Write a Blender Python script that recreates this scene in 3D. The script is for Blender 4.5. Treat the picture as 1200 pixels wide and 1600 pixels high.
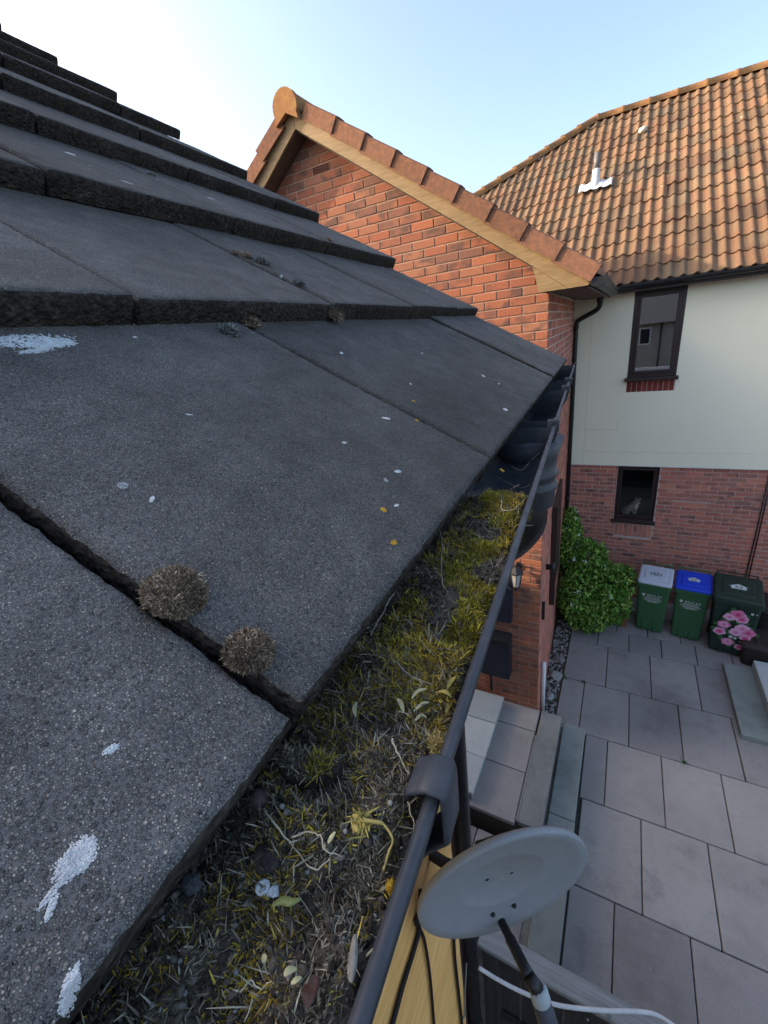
import bpy, bmesh, math, random
import numpy as np
from mathutils import Vector, Matrix, noise

for o in list(bpy.data.objects): bpy.data.objects.remove(o)
random.seed(7); rng = np.random.default_rng(7)
SC = bpy.context.scene
COL = SC.collection

# ------------------------------------------------------------------ camera
RIGHT = Vector((0.8781, 0.4653, -0.1116)); DOWN = Vector((0.0838, -0.3792, -0.9215)); FWD = Vector((-0.4722, 0.7994, -0.3717))
FPX = 666.77
cam = bpy.data.cameras.new('camera'); camo = bpy.data.objects.new('camera', cam); COL.objects.link(camo)
cam.sensor_fit = 'VERTICAL'; cam.sensor_height = 24.0; cam.lens = FPX / 1600 * 24.0
cam.clip_start = 0.004; cam.clip_end = 2000
mw = Matrix((RIGHT, -DOWN, -FWD)).transposed().to_4x4(); camo.matrix_world = mw
SC.camera = camo

# ------------------------------------------------------------------ sky, sun, exposure
SUN_AZ, SUN_EL = -107.0, 23.8        # azimuth from +Y towards +X
w = bpy.data.worlds.new('World'); SC.world = w; w.use_nodes = True
nt = w.node_tree; nt.nodes.clear()
sky = nt.nodes.new('ShaderNodeTexSky'); sky.sky_type = 'NISHITA'; sky.sun_disc = False
sky.sun_elevation = math.radians(SUN_EL); sky.sun_rotation = math.radians(SUN_AZ)
sky.air_density = 0.85; sky.dust_density = 3.9; sky.ozone_density = 0.8
bg = nt.nodes.new('ShaderNodeBackground'); bg.inputs[1].default_value = 0.15
wo = nt.nodes.new('ShaderNodeOutputWorld')
nt.links.new(sky.outputs[0], bg.inputs[0]); nt.links.new(bg.outputs[0], wo.inputs[0])
sl = bpy.data.lights.new('sun', 'SUN'); sl.energy = 2.15; sl.angle = math.radians(0.55); sl.color = (1.0, 0.80, 0.58)
so = bpy.data.objects.new('sun', sl); COL.objects.link(so)
a, e_ = math.radians(SUN_AZ), math.radians(SUN_EL)
SUND = Vector((math.sin(a) * math.cos(e_), math.cos(a) * math.cos(e_), math.sin(e_)))
so.rotation_euler = SUND.to_track_quat('Z', 'Y').to_euler()
so.location = SUND * 30
SC.view_settings.view_transform = 'Standard'; SC.view_settings.look = 'None'
SC.view_settings.gamma = 1.0; SC.view_settings.exposure = 1.68

# ------------------------------------------------------------------ measuring helpers (photo pixel -> point on a real plane)
def ray(x, y): return RIGHT * ((x - 600) / FPX) + DOWN * ((y - 800) / FPX) + FWD
def onz(x, y, Z): d = ray(x, y); return d * (Z / d.z)
def ony(x, y, Y): d = ray(x, y); return d * (Y / d.y)
def onx(x, y, X): d = ray(x, y); return d * (X / d.x)
def onplane(x, y, p, n): d = ray(x, y); return d * (p.dot(n) / d.dot(n))
def px(p):
    c = (p.dot(RIGHT), p.dot(DOWN), p.dot(FWD))
    if c[2] < 1e-3: return (-9999, -9999, c[2])
    return (600 + FPX * c[0] / c[2], 800 + FPX * c[1] / c[2], c[2])

# ------------------------------------------------------------------ object helpers
def tag(o, label=None, cat=None, group=None, kind=None):
    if label: o['label'] = label
    if cat: o['category'] = cat
    if group: o['group'] = group
    if kind: o['kind'] = kind
    return o
def link(name, data, parent=None, mw=None):
    o = bpy.data.objects.new(name, data); COL.objects.link(o)
    if parent is not None: o.parent = parent
    if mw is not None: o.matrix_world = mw
    return o
def thing(name, label, cat, loc=(0, 0, 0), group=None):
    o = link(name, None); o.location = loc; o.empty_display_size = .1
    bpy.context.view_layer.update() if False else None
    return tag(o, label, cat, group)
def mesh(name, V, F, mat, parent=None, smooth=False, mw=None):
    m = bpy.data.meshes.new(name); m.from_pydata([tuple(v) for v in V], [], F); m.materials.append(mat)
    if smooth: m.polygons.foreach_set('use_smooth', [True] * len(m.polygons))
    m.update()
    return put(name, m, parent, mw)
def put(name, m, parent=None, mw=None):
    """all meshes are given in world coordinates; parents sit anywhere, so undo the parent's offset"""
    o = bpy.data.objects.new(name, m); COL.objects.link(o)
    M_ = mw if mw is not None else Matrix.Identity(4)
    if parent is not None:
        o.parent = parent; o.matrix_parent_inverse = WM(parent).inverted(); 
    o.matrix_basis = M_
    return o
def WM(o):
    if o.parent is None: return o.matrix_basis.copy() if o.type != 'EMPTY' else Matrix.Translation(o.location)
    return WM(o.parent) @ o.matrix_parent_inverse @ o.matrix_basis
def bm_mesh(name, bm, mat, parent=None, smooth=False, mw=None):
    m = bpy.data.meshes.new(name); bm.to_mesh(m); bm.free(); m.materials.append(mat)
    if smooth: m.polygons.foreach_set('use_smooth', [True] * len(m.polygons))
    return put(name, m, parent, mw)
def boxgeo(lo, hi):
    x0, y0, z0 = lo; x1, y1, z1 = hi
    V = [(x0,y0,z0),(x1,y0,z0),(x1,y1,z0),(x0,y1,z0),(x0,y0,z1),(x1,y0,z1),(x1,y1,z1),(x0,y1,z1)]
    F = [(0,3,2,1),(4,5,6,7),(0,1,5,4),(1,2,6,5),(2,3,7,6),(3,0,4,7)]
    return V, F
def bevbox_bm(lo, hi, b=.004, seg=1):
    bm = bmesh.new(); V, F = boxgeo(lo, hi)
    vs = [bm.verts.new(v) for v in V]
    for f in F: bm.faces.new([vs[i] for i in f])
    if b > 0: bmesh.ops.bevel(bm, geom=bm.edges[:], offset=b, segments=seg, affect='EDGES', profile=.6)
    return bm
def box(name, lo, hi, mat, parent=None, b=.004, seg=1, mw=None):
    lo2 = [min(p, q) for p, q in zip(lo, hi)]; hi2 = [max(p, q) for p, q in zip(lo, hi)]
    return bm_mesh(name, bevbox_bm(lo2, hi2, b, seg), mat, parent, False, mw)
def tubegeo(path, r, n=8, caps=True):
    P = [Vector(p) for p in path]; N = len(P); R = r if hasattr(r, '__len__') else [r] * N
    V, F = [], []; u = None
    for i, p in enumerate(P):
        t = (P[min(i + 1, N - 1)] - P[max(i - 1, 0)]).normalized()
        if u is None:
            u = t.orthogonal().normalized()
        else:
            u = (u - t * u.dot(t))
            u = u.normalized() if u.length > 1e-8 else t.orthogonal().normalized()
        v = t.cross(u)
        for k in range(n):
            an = 2 * math.pi * k / n; V.append(p + (u * math.cos(an) + v * math.sin(an)) * R[i])
    for i in range(N - 1):
        for k in range(n):
            k2 = (k + 1) % n; F.append((i*n+k, i*n+k2, (i+1)*n+k2, (i+1)*n+k))
    if caps: F.append(tuple(range(n))[::-1]); F.append(tuple((N-1)*n + k for k in range(n)))
    return V, F
def tube(name, path, r, mat, parent=None, n=10, smooth=True, caps=True):
    V, F = tubegeo(path, r, n, caps); return mesh(name, V, F, mat, parent, smooth)
def smoothpath(P, k=4):
    P = [Vector(p) for p in P]; out = []
    for i in range(len(P) - 1):
        p0 = P[max(i-1, 0)]; p1 = P[i]; p2 = P[i+1]; p3 = P[min(i+2, len(P)-1)]
        for j in range(k):
            t = j / k
            out.append(.5 * ((2*p1) + (p2-p0)*t + (2*p0-5*p1+4*p2-p3)*t*t + (3*p1-p0-3*p2+p3)*t**3))
    out.append(P[-1]); return out
def lathegeo(profile, axis_o, axis_d, n=24, close=False):
    d = Vector(axis_d).normalized(); u = d.orthogonal().normalized(); v = d.cross(u); o = Vector(axis_o)
    V, F = [], []; N = len(profile)
    for h, r in profile:
        for k in range(n):
            an = 2*math.pi*k/n; V.append(o + d*h + (u*math.cos(an) + v*math.sin(an))*r)
    for i in range(N-1):
        for k in range(n):
            k2 = (k+1) % n; F.append((i*n+k, i*n+k2, (i+1)*n+k2, (i+1)*n+k))
    F.append(tuple(range(n))[::-1]); F.append(tuple((N-1)*n+k for k in range(n)))
    return V, F
def lathe(name, profile, o, d, mat, parent=None, n=24, smooth=True):
    V, F = lathegeo(profile, o, d, n); return mesh(name, V, F, mat, parent, smooth)
def prism(name, poly, ext, mat, parent=None):
    """poly: list of points (planar), ext: vector of thickness"""
    n = len(poly); P = [Vector(p) for p in poly]; E = Vector(ext)
    V = P + [p + E for p in P]
    F = [tuple(range(n))[::-1], tuple(range(n, 2*n))] + [(i, (i+1) % n, n+(i+1) % n, n+i) for i in range(n)]
    o = mesh(name, V, F, mat, parent)
    bm = bmesh.new(); bm.from_mesh(o.data); bmesh.ops.recalc_face_normals(bm, faces=bm.faces[:]); bm.to_mesh(o.data); bm.free()
    return o

# ------------------------------------------------------------------ materials
class NT:
    def __init__(s, name):
        s.m = bpy.data.materials.new(name); s.m.use_nodes = True; s.t = s.m.node_tree
        s.b = s.t.nodes['Principled BSDF']; s.L = s.t.links
    def n(s, typ, **kw):
        nd = s.t.nodes.new(typ)
        for k, v in kw.items():
            if isinstance(k, str) and hasattr(nd, k): setattr(nd, k, v)
        return nd
    def l(s, a, b): s.L.new(a, b)
    def pos(s, scale=None):
        g = s.n('ShaderNodeNewGeometry').outputs['Position']
        if scale is None: return g
        mp = s.n('ShaderNodeMapping'); mp.inputs['Scale'].default_value = scale; s.l(g, mp.inputs[0]); return mp.outputs[0]
    def objc(s, scale=(1,1,1)):
        g = s.n('ShaderNodeTexCoord').outputs['Object']
        mp = s.n('ShaderNodeMapping'); mp.inputs['Scale'].default_value = scale; s.l(g, mp.inputs[0]); return mp.outputs[0]
    def noise(s, vec, scale, detail=4, rough=.55):
        n = s.n('ShaderNodeTexNoise'); n.inputs['Scale'].default_value = scale; n.inputs['Detail'].default_value = detail; n.inputs['Roughness'].default_value = rough
        s.l(vec, n.inputs['Vector']); return n.outputs[0]
    def vor(s, vec, scale, feature='F1'):
        n = s.n('ShaderNodeTexVoronoi'); n.feature = feature; n.inputs['Scale'].default_value = scale; s.l(vec, n.inputs['Vector']); return n
    def ramp(s, fac, stops, interp='LINEAR'):
        r = s.n('ShaderNodeValToRGB'); r.color_ramp.interpolation = interp
        el = r.color_ramp.elements
        while len(el) < len(stops): el.new(.5)
        for e, (p, c) in zip(el, stops):
            e.position = p; e.color = (*c, 1) if len(c) == 3 else c
        s.l(fac, r.inputs[0]); return r.outputs[0]
    def mix(s, fac, a, b, mode='MIX'):
        m = s.n('ShaderNodeMix'); m.data_type = 'RGBA'; m.blend_type = mode
        for sock, v in ((m.inputs[0], fac), (m.inputs[6], a), (m.inputs[7], b)):
            if hasattr(v, 'is_linked'): s.l(v, sock)
            else: sock.default_value = (v if not hasattr(v, '__len__') else ((*v, 1) if len(v) == 3 else v))
        return m.outputs[2]
    def math(s, op, a, b=0.0, c=0.0):
        m = s.n('ShaderNodeMath'); m.operation = op
        for i, v in enumerate((a, b, c)):
            if hasattr(v, 'is_linked'): s.l(v, m.inputs[i])
            else: m.inputs[i].default_value = v
        return m.outputs[0]
    def rnd(s):
        a = s.n('ShaderNodeObjectInfo').outputs['Random']; b = s.n('ShaderNodeNewGeometry').outputs['Random Per Island']
        return s.math('FRACT', s.math('ADD', a, b))
    def bump(s, h, strength=.5, dist=.002, prev=None):
        b = s.n('ShaderNodeBump'); b.inputs['Strength'].default_value = strength; b.inputs['Distance'].default_value = dist
        s.l(h, b.inputs['Height'])
        if prev is not None: s.l(prev, b.inputs['Normal'])
        return b.outputs[0]
    def fin(s, col=None, rough=None, normal=None, spec=None, metal=None):
        for k, v in (('Base Color', col), ('Roughness', rough), ('Normal', normal), ('Specular IOR Level', spec), ('Metallic', metal)):
            if v is None: continue
            if hasattr(v, 'is_linked'): s.l(v, s.b.inputs[k])
            else: s.b.inputs[k].default_value = (*v, 1) if hasattr(v, '__len__') and len(v) == 3 else v
        return s.m
def grey(v): return (v, v, v)
def simple(name, c1, c2=None, scale=8, rough=.7, bumps=None, spec=.3, rand=.0, metal=0.0):
    N = NT(name); p = N.pos(); c2 = c2 or tuple(x*.8 for x in c1)
    col = N.ramp(N.noise(p, scale, 5), [(.3, c1), (.7, c2)])
    if rand:
        col = N.mix(1.0, col, N.ramp(N.rnd(), [(0, grey(1-rand)), (1, grey(1+rand))]), 'MULTIPLY')
    nm = None
    if bumps: nm = N.bump(N.noise(p, bumps[0], 4), bumps[1], bumps[2])
    return N.fin(col, rough, nm, spec, metal)

def mat_tile():
    N = NT('concrete_tile_grey'); p = N.pos()
    v1 = N.vor(p, 560); v2 = N.vor(p, 1150)
    cell = N.n('ShaderNodeSeparateColor'); N.l(v1.outputs['Color'], cell.inputs[0])
    cell2 = N.n('ShaderNodeSeparateColor'); N.l(v2.outputs['Color'], cell2.inputs[0])
    matrix = N.ramp(N.noise(p, 700, 3, .6), [(.3, (.030,.032,.038)), (.7, (.070,.073,.082))])
    gran = N.ramp(cell.outputs[0], [(0, (.035,.037,.043)), (.45, (.075,.078,.088)), (.8, (.115,.117,.122)), (1, (.185,.187,.188))])
    gran2 = N.ramp(cell2.outputs[0], [(0, (.035,.037,.042)), (.6, (.088,.090,.097)), (1, (.185,.188,.192))])
    m1 = N.math('MULTIPLY', N.ramp(v1.outputs['Distance'], [(.25, grey(1)), (.50, grey(0))]), N.ramp(cell.outputs[1], [(.50, grey(0)), (.66, grey(1))]))
    m2 = N.ramp(v2.outputs['Distance'], [(.28, grey(1)), (.55, grey(0))])
    c = N.mix(m1, N.mix(m2, matrix, gran2), gran)
    mott = N.ramp(N.noise(p, 5.5, 6, .6), [(.28, (1.42,1.26,1.02)), (.72, (2.36,2.12,1.76))])
    mott2 = N.ramp(N.noise(p, 34, 5, .6), [(.3, grey(.80)), (.7, grey(1.2))])
    c = N.mix(1.0, N.mix(1.0, c, mott, 'MULTIPLY'), mott2, 'MULTIPLY')
    c = N.mix(1.0, c, N.ramp(N.noise(p, 1.7, 9, .68), [(.30, grey(.74)), (.5, grey(1.0)), (.70, grey(1.22))]), 'MULTIPLY')
    c = N.mix(N.ramp(N.noise(p, 11, 7, .7), [(.60, grey(0)), (.72, grey(.55))]), c, (.035,.034,.034))
    c = N.mix(1.0, c, N.ramp(N.rnd(), [(0, grey(.84)), (1, grey(1.16))]), 'MULTIPLY')
    # pale lichen flecks
    vs = N.vor(p, 26); sp = N.n('ShaderNodeSeparateColor'); N.l(vs.outputs['Color'], sp.inputs[0])
    warp = N.math('ADD', vs.outputs['Distance'], N.math('MULTIPLY', N.noise(p, 260, 3), .09))
    f = N.math('MULTIPLY', N.math('LESS_THAN', warp, .115), N.math('GREATER_THAN', sp.outputs[0], .90))
    c = N.mix(N.math('MULTIPLY', f, .8), c, (.42,.43,.42))
    f2 = N.math('MULTIPLY', N.math('LESS_THAN', warp, .10), N.math('LESS_THAN', sp.outputs[1], .025))
    c = N.mix(N.math('MULTIPLY', f2, .7), c, (.36,.22,.06))
    h = N.math('ADD', m1, N.math('MULTIPLY', m2, .6))
    nm = N.bump(h, 1.0, .0016); nm = N.bump(N.noise(p, 90, 4), .25, .003, nm)
    return N.fin(c, .86, nm, .25)
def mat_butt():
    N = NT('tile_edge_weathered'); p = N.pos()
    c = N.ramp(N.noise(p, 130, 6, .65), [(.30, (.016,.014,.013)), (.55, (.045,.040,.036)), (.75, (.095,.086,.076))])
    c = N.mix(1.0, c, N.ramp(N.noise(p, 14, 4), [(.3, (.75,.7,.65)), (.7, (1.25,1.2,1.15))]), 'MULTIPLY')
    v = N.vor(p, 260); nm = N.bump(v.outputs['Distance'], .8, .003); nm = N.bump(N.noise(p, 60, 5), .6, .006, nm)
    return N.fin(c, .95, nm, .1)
def mat_brick(name, cols, dark=.45):
    N = NT(name); p = N.pos(); r = N.rnd()
    base = N.ramp(r, cols)
    blot = N.ramp(N.noise(N.pos((9, 9, 14)), 1.0, 3, .5), [(.42, grey(0)), (.60, grey(1))])
    c = N.mix(N.math('MULTIPLY', blot, N.ramp(N.math('FRACT', N.math('MULTIPLY', r, 7.31)), [(.35, grey(0)), (.8, grey(dark))])), base, (.105,.075,.068))
    c = N.mix(1.0, c, N.ramp(N.noise(p, 60, 6, .65), [(.3, grey(.80)), (.7, grey(1.18))]), 'MULTIPLY')
    nm = N.bump(N.noise(p, 190, 5, .7), .5, .004)
    return N.fin(c, .9, nm, .15)
def mat_pantile():
    N = NT('clay_pantile'); p = N.pos(); r = N.rnd()
    c = N.ramp(r, [(0, (.100,.062,.042)), (.3, (.165,.092,.055)), (.7, (.205,.115,.067)), (.9, (.150,.100,.064)), (1, (.115,.082,.057))])
    c = N.mix(N.ramp(N.noise(p, 3.2, 6, .6), [(.42, grey(0)), (.72, grey(.6))]), c, (.19,.145,.085))
    c = N.mix(1.0, c, N.ramp(N.noise(p, 45, 6, .65), [(.3, grey(.78)), (.7, grey(1.2))]), 'MULTIPLY')
    vs = N.vor(p, 3.6); sp = N.n('ShaderNodeSeparateColor'); N.l(vs.outputs['Color'], sp.inputs[0])
    warp = N.math('ADD', vs.outputs['Distance'], N.math('MULTIPLY', N.noise(p, 38, 3), .12))
    f = N.math('MULTIPLY', N.math('LESS_THAN', warp, .13), N.math('GREATER_THAN', sp.outputs[0], .62))
    c = N.mix(N.math('MULTIPLY', f, .75), c, (.60,.56,.48))
    nm = N.bump(N.noise(p, 120, 4), .35, .004)
    return N.fin(c, .88, nm, .15)
def mat_paving(name, c1, c2, stain=.6):
    N = NT(name); p = N.pos()
    c = N.ramp(N.noise(p, 2.2, 7, .65), [(.28, c1), (.72, c2)])
    c = N.mix(1.0, c, N.ramp(N.rnd(), [(0, (.80,.79,.80)), (1, (1.16,1.15,1.12))]), 'MULTIPLY')
    c = N.mix(1.0, c, N.ramp(N.noise(p, 120, 4, .7), [(.3, grey(.84)), (.7, grey(1.14))]), 'MULTIPLY')
    st = N.ramp(N.noise(p, 1.1, 8, .72), [(.46, grey(0)), (.66, grey(stain))])
    c = N.mix(st, c, tuple(x * .45 for x in c1))
    c = N.mix(N.ramp(N.noise(p, .55, 9, .75), [(.52, grey(0)), (.66, grey(stain*.8))]), c, tuple(x*.55 for x in c1))
    c = N.mix(N.ramp(N.noise(p, 9, 8, .75), [(.60, grey(0)), (.72, grey(.4))]), c, tuple(x*.5 for x in c1))
    vs = N.vor(p, 7); f = N.math('LESS_THAN', N.math('ADD', vs.outputs['Distance'], N.math('MULTIPLY', N.noise(p, 60, 2), .05)), .075)
    c = N.mix(N.math('MULTIPLY', f, .5), c, (.42,.42,.40))
    nm = N.bump(N.noise(p, 160, 5, .7), .35, .003)
    return N.fin(c, .88, nm, .2)
def mat_wood(name, c1, c2, stretch=(28, 1.3, 28), knots=True, rough=.6, dark=(.18,.09,.03)):
    N = NT(name); v = N.pos(stretch)
    c = N.ramp(N.noise(v, 1.0, 7, .62), [(.25, c1), (.5, tuple((a+b)/2 for a, b in zip(c1, c2))), (.78, c2)])
    c = N.mix(1.0, c, N.ramp(N.noise(N.pos(tuple(s*4 for s in stretch)), 1.0, 4), [(.3, grey(.82)), (.7, grey(1.15))]), 'MULTIPLY')
    if knots:
        vs = N.vor(N.pos(), 4.3); f = N.ramp(N.math('ADD', vs.outputs['Distance'], N.math('MULTIPLY', N.noise(N.pos(), 70, 3), .05)), [(.05, grey(1)), (.10, grey(0))])
        c = N.mix(N.math('MULTIPLY', f, .7), c, dark)
    nm = N.bump(N.noise(v, 3.0, 5), .25, .002)
    return N.fin(c, rough, nm, .3)
def mat_strand(name, stops, rough=.8, trans=True):
    N = NT(name); c = N.ramp(N.n('ShaderNodeNewGeometry').outputs['Random Per Island'], stops)
    c = N.mix(1.0, c, N.ramp(N.noise(N.pos(), 55, 3), [(.3, grey(.6)), (.7, grey(1.35))]), 'MULTIPLY')
    return N.fin(c, rough, None, .2)
def mat_plastic(name, c, rough=.4, dust=.25, dcol=(.16,.165,.17), spec=.45):
    N = NT(name); p = N.pos()
    f = N.ramp(N.noise(p, 22, 7, .7), [(.42, grey(0)), (.75, grey(dust))])
    col = N.mix(f, c, dcol)
    r = N.ramp(N.noise(p, 60, 5), [(.3, grey(rough*.85)), (.7, grey(min(1, rough*1.5)))])
    nm = N.bump(N.noise(p, 300, 3), .08, .001)
    return N.fin(col, r, nm, spec)
def mat_glass(name, tint=(.75,.78,.80), refl=.12, bcol=None):
    m = bpy.data.materials.new(name); m.use_nodes = True; t = m.node_tree; t.nodes.clear()
    tr = t.nodes.new('ShaderNodeBsdfTransparent'); tr.inputs[0].default_value = (*tint, 1)
    gl = t.nodes.new('ShaderNodeBsdfGlossy'); gl.inputs['Roughness'].default_value = .012
    fr = t.nodes.new('ShaderNodeFresnel'); fr.inputs[0].default_value = 1.5
    ad = t.nodes.new('ShaderNodeMath'); ad.operation = 'ADD'; ad.inputs[1].default_value = refl; ad.use_clamp = True
    mx = t.nodes.new('ShaderNodeMixShader'); out = t.nodes.new('ShaderNodeOutputMaterial')
    t.links.new(fr.outputs[0], ad.inputs[0]); t.links.new(ad.outputs[0], mx.inputs[0])
    t.links.new(tr.outputs[0], mx.inputs[1]); t.links.new(gl.outputs[0], mx.inputs[2]); t.links.new(mx.outputs[0], out.inputs[0])
    return m

MT = mat_tile(); MBUTT = mat_butt()
MBR = mat_brick('brick_orange', [(0, (.36,.128,.072)), (.3, (.42,.155,.085)), (.55, (.33,.122,.074)), (.8, (.40,.175,.100)), (.95, (.27,.125,.085)), (1, (.21,.110,.080))], .75)
MBR2 = mat_brick('brick_dull_red', [(0, (.47,.175,.125)), (.35, (.58,.21,.145)), (.65, (.39,.165,.125)), (.9, (.62,.25,.165)), (1, (.28,.15,.12))], .7)
MMORT = simple('mortar', (.50,.34,.24), (.40,.27,.19), 30, .95, (200, .5, .003))
MMORT2 = simple('mortar_grey', (.60,.475,.41), (.50,.40,.345), 30, .95, (200, .5, .003))
MPAN = mat_pantile()
MVERGE = simple('verge_tile_brown', (.30,.140,.080), (.165,.092,.064), 26, .95, (150, .9, .006), .1, .16)
MRIDGE = simple('ridge_tile_lichen', (.36,.20,.075), (.27,.12,.06), 16, .95, (70, .6, .006), .1, .1)
MSLAB = mat_paving('paving_grey', (.280,.258,.238), (.420,.388,.360))
MSLABG = mat_paving('paving_green_grey', (.20,.225,.205), (.31,.335,.31), .5)
MSLABP = mat_paving('paving_pale', (.36,.39,.38), (.47,.49,.475), .25)
MCOP = mat_paving('coping_concrete', (.24,.245,.22), (.40,.40,.37), .85)
MJOINT = simple('joint_dirt', (.085,.080,.072), (.045,.043,.040), 20, 1, (80, .4, .004))
MWOODN = mat_wood('timber_barge', (.255,.160,.072), (.345,.232,.108), (2.2, 40, 16))
MWOODC = mat_wood('timber_cladding', (.78,.385,.105), (.95,.58,.21), (26, 1.5, 26), False, .5)
MWOODG = mat_wood('timber_grey', (.16,.16,.155), (.28,.28,.27), (1.6, 30, 30), True, .85, (.08,.08,.08))
MWOODD = mat_wood('timber_dark', (.030,.026,.024), (.075,.064,.058), (24, 24, 1.6), False, .85)
MWOODB = mat_wood('timber_brown', (.20,.085,.045), (.27,.12,.06), (24, 24, 1.6), False, .7)
MBLK = mat_plastic('black_plastic', (.034,.038,.045), .46, .5, (.11,.115,.125))
MBLK2 = mat_plastic('black_plastic_clean', (.010,.010,.011), .35, .12)
MBRN = mat_plastic('brown_upvc', (.030,.016,.014), .38, .10, (.10,.09,.085))
MWHITE = simple('white_render', (.92,.885,.68), (.88,.845,.65), 1.2, .9, (60, .25, .003))
MPAINT = simple('white_paint', (.74,.74,.72), (.62,.62,.61), 12, .6)
MDISH = mat_plastic('dish_grey', (.27,.285,.30), .5, .5, (.34,.33,.30))
MLEAD = simple('flashing_pale', (.58,.59,.61), (.48,.49,.51), 9, .45, (40, .2, .003))
MGLASS = mat_glass('window_glass', (.55,.58,.60), .30); MGLASS2 = mat_glass('window_glass_lower', (.80,.84,.88), .02)
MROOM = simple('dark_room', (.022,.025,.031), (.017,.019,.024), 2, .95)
MSOIL = simple('soil_dark', (.050,.042,.033), (.13,.11,.085), 120, 1.0, (220, .9, .004), .05)
MSTONE = simple('stone', (.20,.195,.18), (.36,.35,.33), 40, .9, (140, .5, .003), .2, .3)
MDROP = simple('bird_dropping', (.66,.65,.63), (.46,.46,.46), 260, .8, (600, .5, .001), .2)
MLICH = simple('white_lichen', (.62,.66,.66), (.46,.50,.51), 120, .95, (400, .7, .002), .1)

# ------------------------------------------------------------------ strands (moss, straw, leaves)
def ribbons(name, base, d, L, W, mat, parent=None, seg=3, curl=.4, taper=True, fold=.0, side=None):
    n = len(base); d = d / np.linalg.norm(d, axis=1)[:, None]
    if side is None:
        r = rng.normal(size=(n, 3)); side = np.cross(d, r)
    side = side / np.linalg.norm(side, axis=1)[:, None]
    c = rng.normal(size=(n, 3)) * curl
    t = np.linspace(0, 1, seg + 1)
    P = base[:, None, :] + (d[:, None, :] * t[None, :, None] + c[:, None, :] * (t**2)[None, :, None]) * L[:, None, None]
    prof = (np.sin(np.pi * (.12 + .80 * t)) if taper else np.ones(seg + 1))
    S = side[:, None, :] * (W[:, None] * prof[None, :])[:, :, None] * .5
    V = np.stack([P - S, P + S], 2).reshape(-1, 3)
    k = (np.arange(n) * (seg + 1) * 2)[:, None] + (np.arange(seg) * 2)[None, :]
    k = k.reshape(-1)
    Fq = np.stack([k, k + 1, k + 3, k + 2], 1)
    m = bpy.data.meshes.new(name); m.vertices.add(len(V)); m.vertices.foreach_set('co', V.astype(np.float32).ravel())
    m.loops.add(len(Fq) * 4); m.loops.foreach_set('vertex_index', Fq.astype(np.int32).ravel())
    m.polygons.add(len(Fq)); m.polygons.foreach_set('loop_start', (np.arange(len(Fq)) * 4).astype(np.int32))
    m.polygons.foreach_set('use_smooth', np.ones(len(Fq), dtype=bool))
    m.update(calc_edges=True); m.validate(); m.materials.append(mat)
    return put(name, m, parent)

def lump(name, c, r, mat, parent=None, seed=0, sub=3, amp=.25, freq=1.6):
    bm = bmesh.new(); bmesh.ops.create_icosphere(bm, subdivisions=sub, radius=1)
    r = Vector(r) if hasattr(r, '__len__') else Vector((r, r, r)); off = Vector((seed * 3.7, seed * 1.3, seed * 2.1))
    for v in bm.verts:
        k = 1 + amp * noise.noise(v.co * freq + off) + amp * .5 * noise.noise(v.co * freq * 2.7 + off)
        v.co = Vector((v.co.x * r.x, v.co.y * r.y, v.co.z * r.z)) * k + Vector(c)
    return bm_mesh(name, bm, mat, parent, True)

_bmI = bmesh.new(); bmesh.ops.create_icosphere(_bmI, subdivisions=1, radius=1); _bmI.verts.ensure_lookup_table()
ICO_V = np.array([v.co[:] for v in _bmI.verts]); ICO_F = np.array([[v.index for v in f.verts] for f in _bmI.faces]); _bmI.free()
def blobs(name, mats, mat, parent=None, smooth=True):
    """many small pebble-like lumps as one mesh"""
    A = np.array([np.array(m) for m in mats]); n = len(A)
    V = np.einsum('nij,vj->nvi', A[:, :3, :3], ICO_V) + A[:, None, :3, 3]
    F = (ICO_F[None] + (np.arange(n)*len(ICO_V))[:, None, None]).reshape(-1, 3)
    m = bpy.data.meshes.new(name); m.vertices.add(n*len(ICO_V)); m.vertices.foreach_set('co', V.astype(np.float32).ravel())
    m.loops.add(len(F)*3); m.loops.foreach_set('vertex_index', F.astype(np.int32).ravel()); m.polygons.add(len(F)); m.polygons.foreach_set('loop_start', (np.arange(len(F))*3).astype(np.int32))
    m.polygons.foreach_set('use_smooth', np.full(len(F), smooth)); m.update(calc_edges=True); m.validate(); m.materials.append(mat)
    return put(name, m, parent)

# ================================================================== GROUND
ZP = -5.0       # patio level
ZT = -4.55      # raised terrace level
gp = mesh('ground', [(-150,-150,ZP-.09),(150,-150,ZP-.09),(150,150,ZP-.09),(-150,150,ZP-.09)], [(0,1,2,3)], simple('far_ground', (.09,.09,.085), (.07,.07,.06), .5, .95))
tag(gp, kind='structure')
patio = mesh('patio', [(-.95,1.2,ZP-.03),(6,1.2,ZP-.03),(6,8.2,ZP-.03),(-.95,8.2,ZP-.03)], [(0,1,2,3)], MJOINT); tag(patio, kind='structure')
def slab(x0, x1, y0, y1, z, th, mat, parent, gap=.005, j=.003):
    a = random.uniform(-j, j)
    cx, cy = (x0+x1)/2, (y0+y1)/2
    o = box('slab', (x0+gap-cx, y0+gap-cy, -th), (x1-gap-cx, y1-gap-cy, 0), mat, parent, .006)
    for v in o.data.vertices:
        q = Vector((v.co.x+cx, v.co.y+cy, 0)); v.co.x += .003*noise.noise(q*23); v.co.y += .003*noise.noise(q*19+Vector((5,0,0)))
    o.matrix_basis = Matrix.Translation((cx, cy, z + a)) @ Matrix.Rotation(random.uniform(-.004,.004), 4, 'X') @ Matrix.Rotation(random.uniform(-.004,.004), 4, 'Y') @ Matrix.Rotation(random.uniform(-.003,.003), 4, 'Z')
    return o
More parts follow.
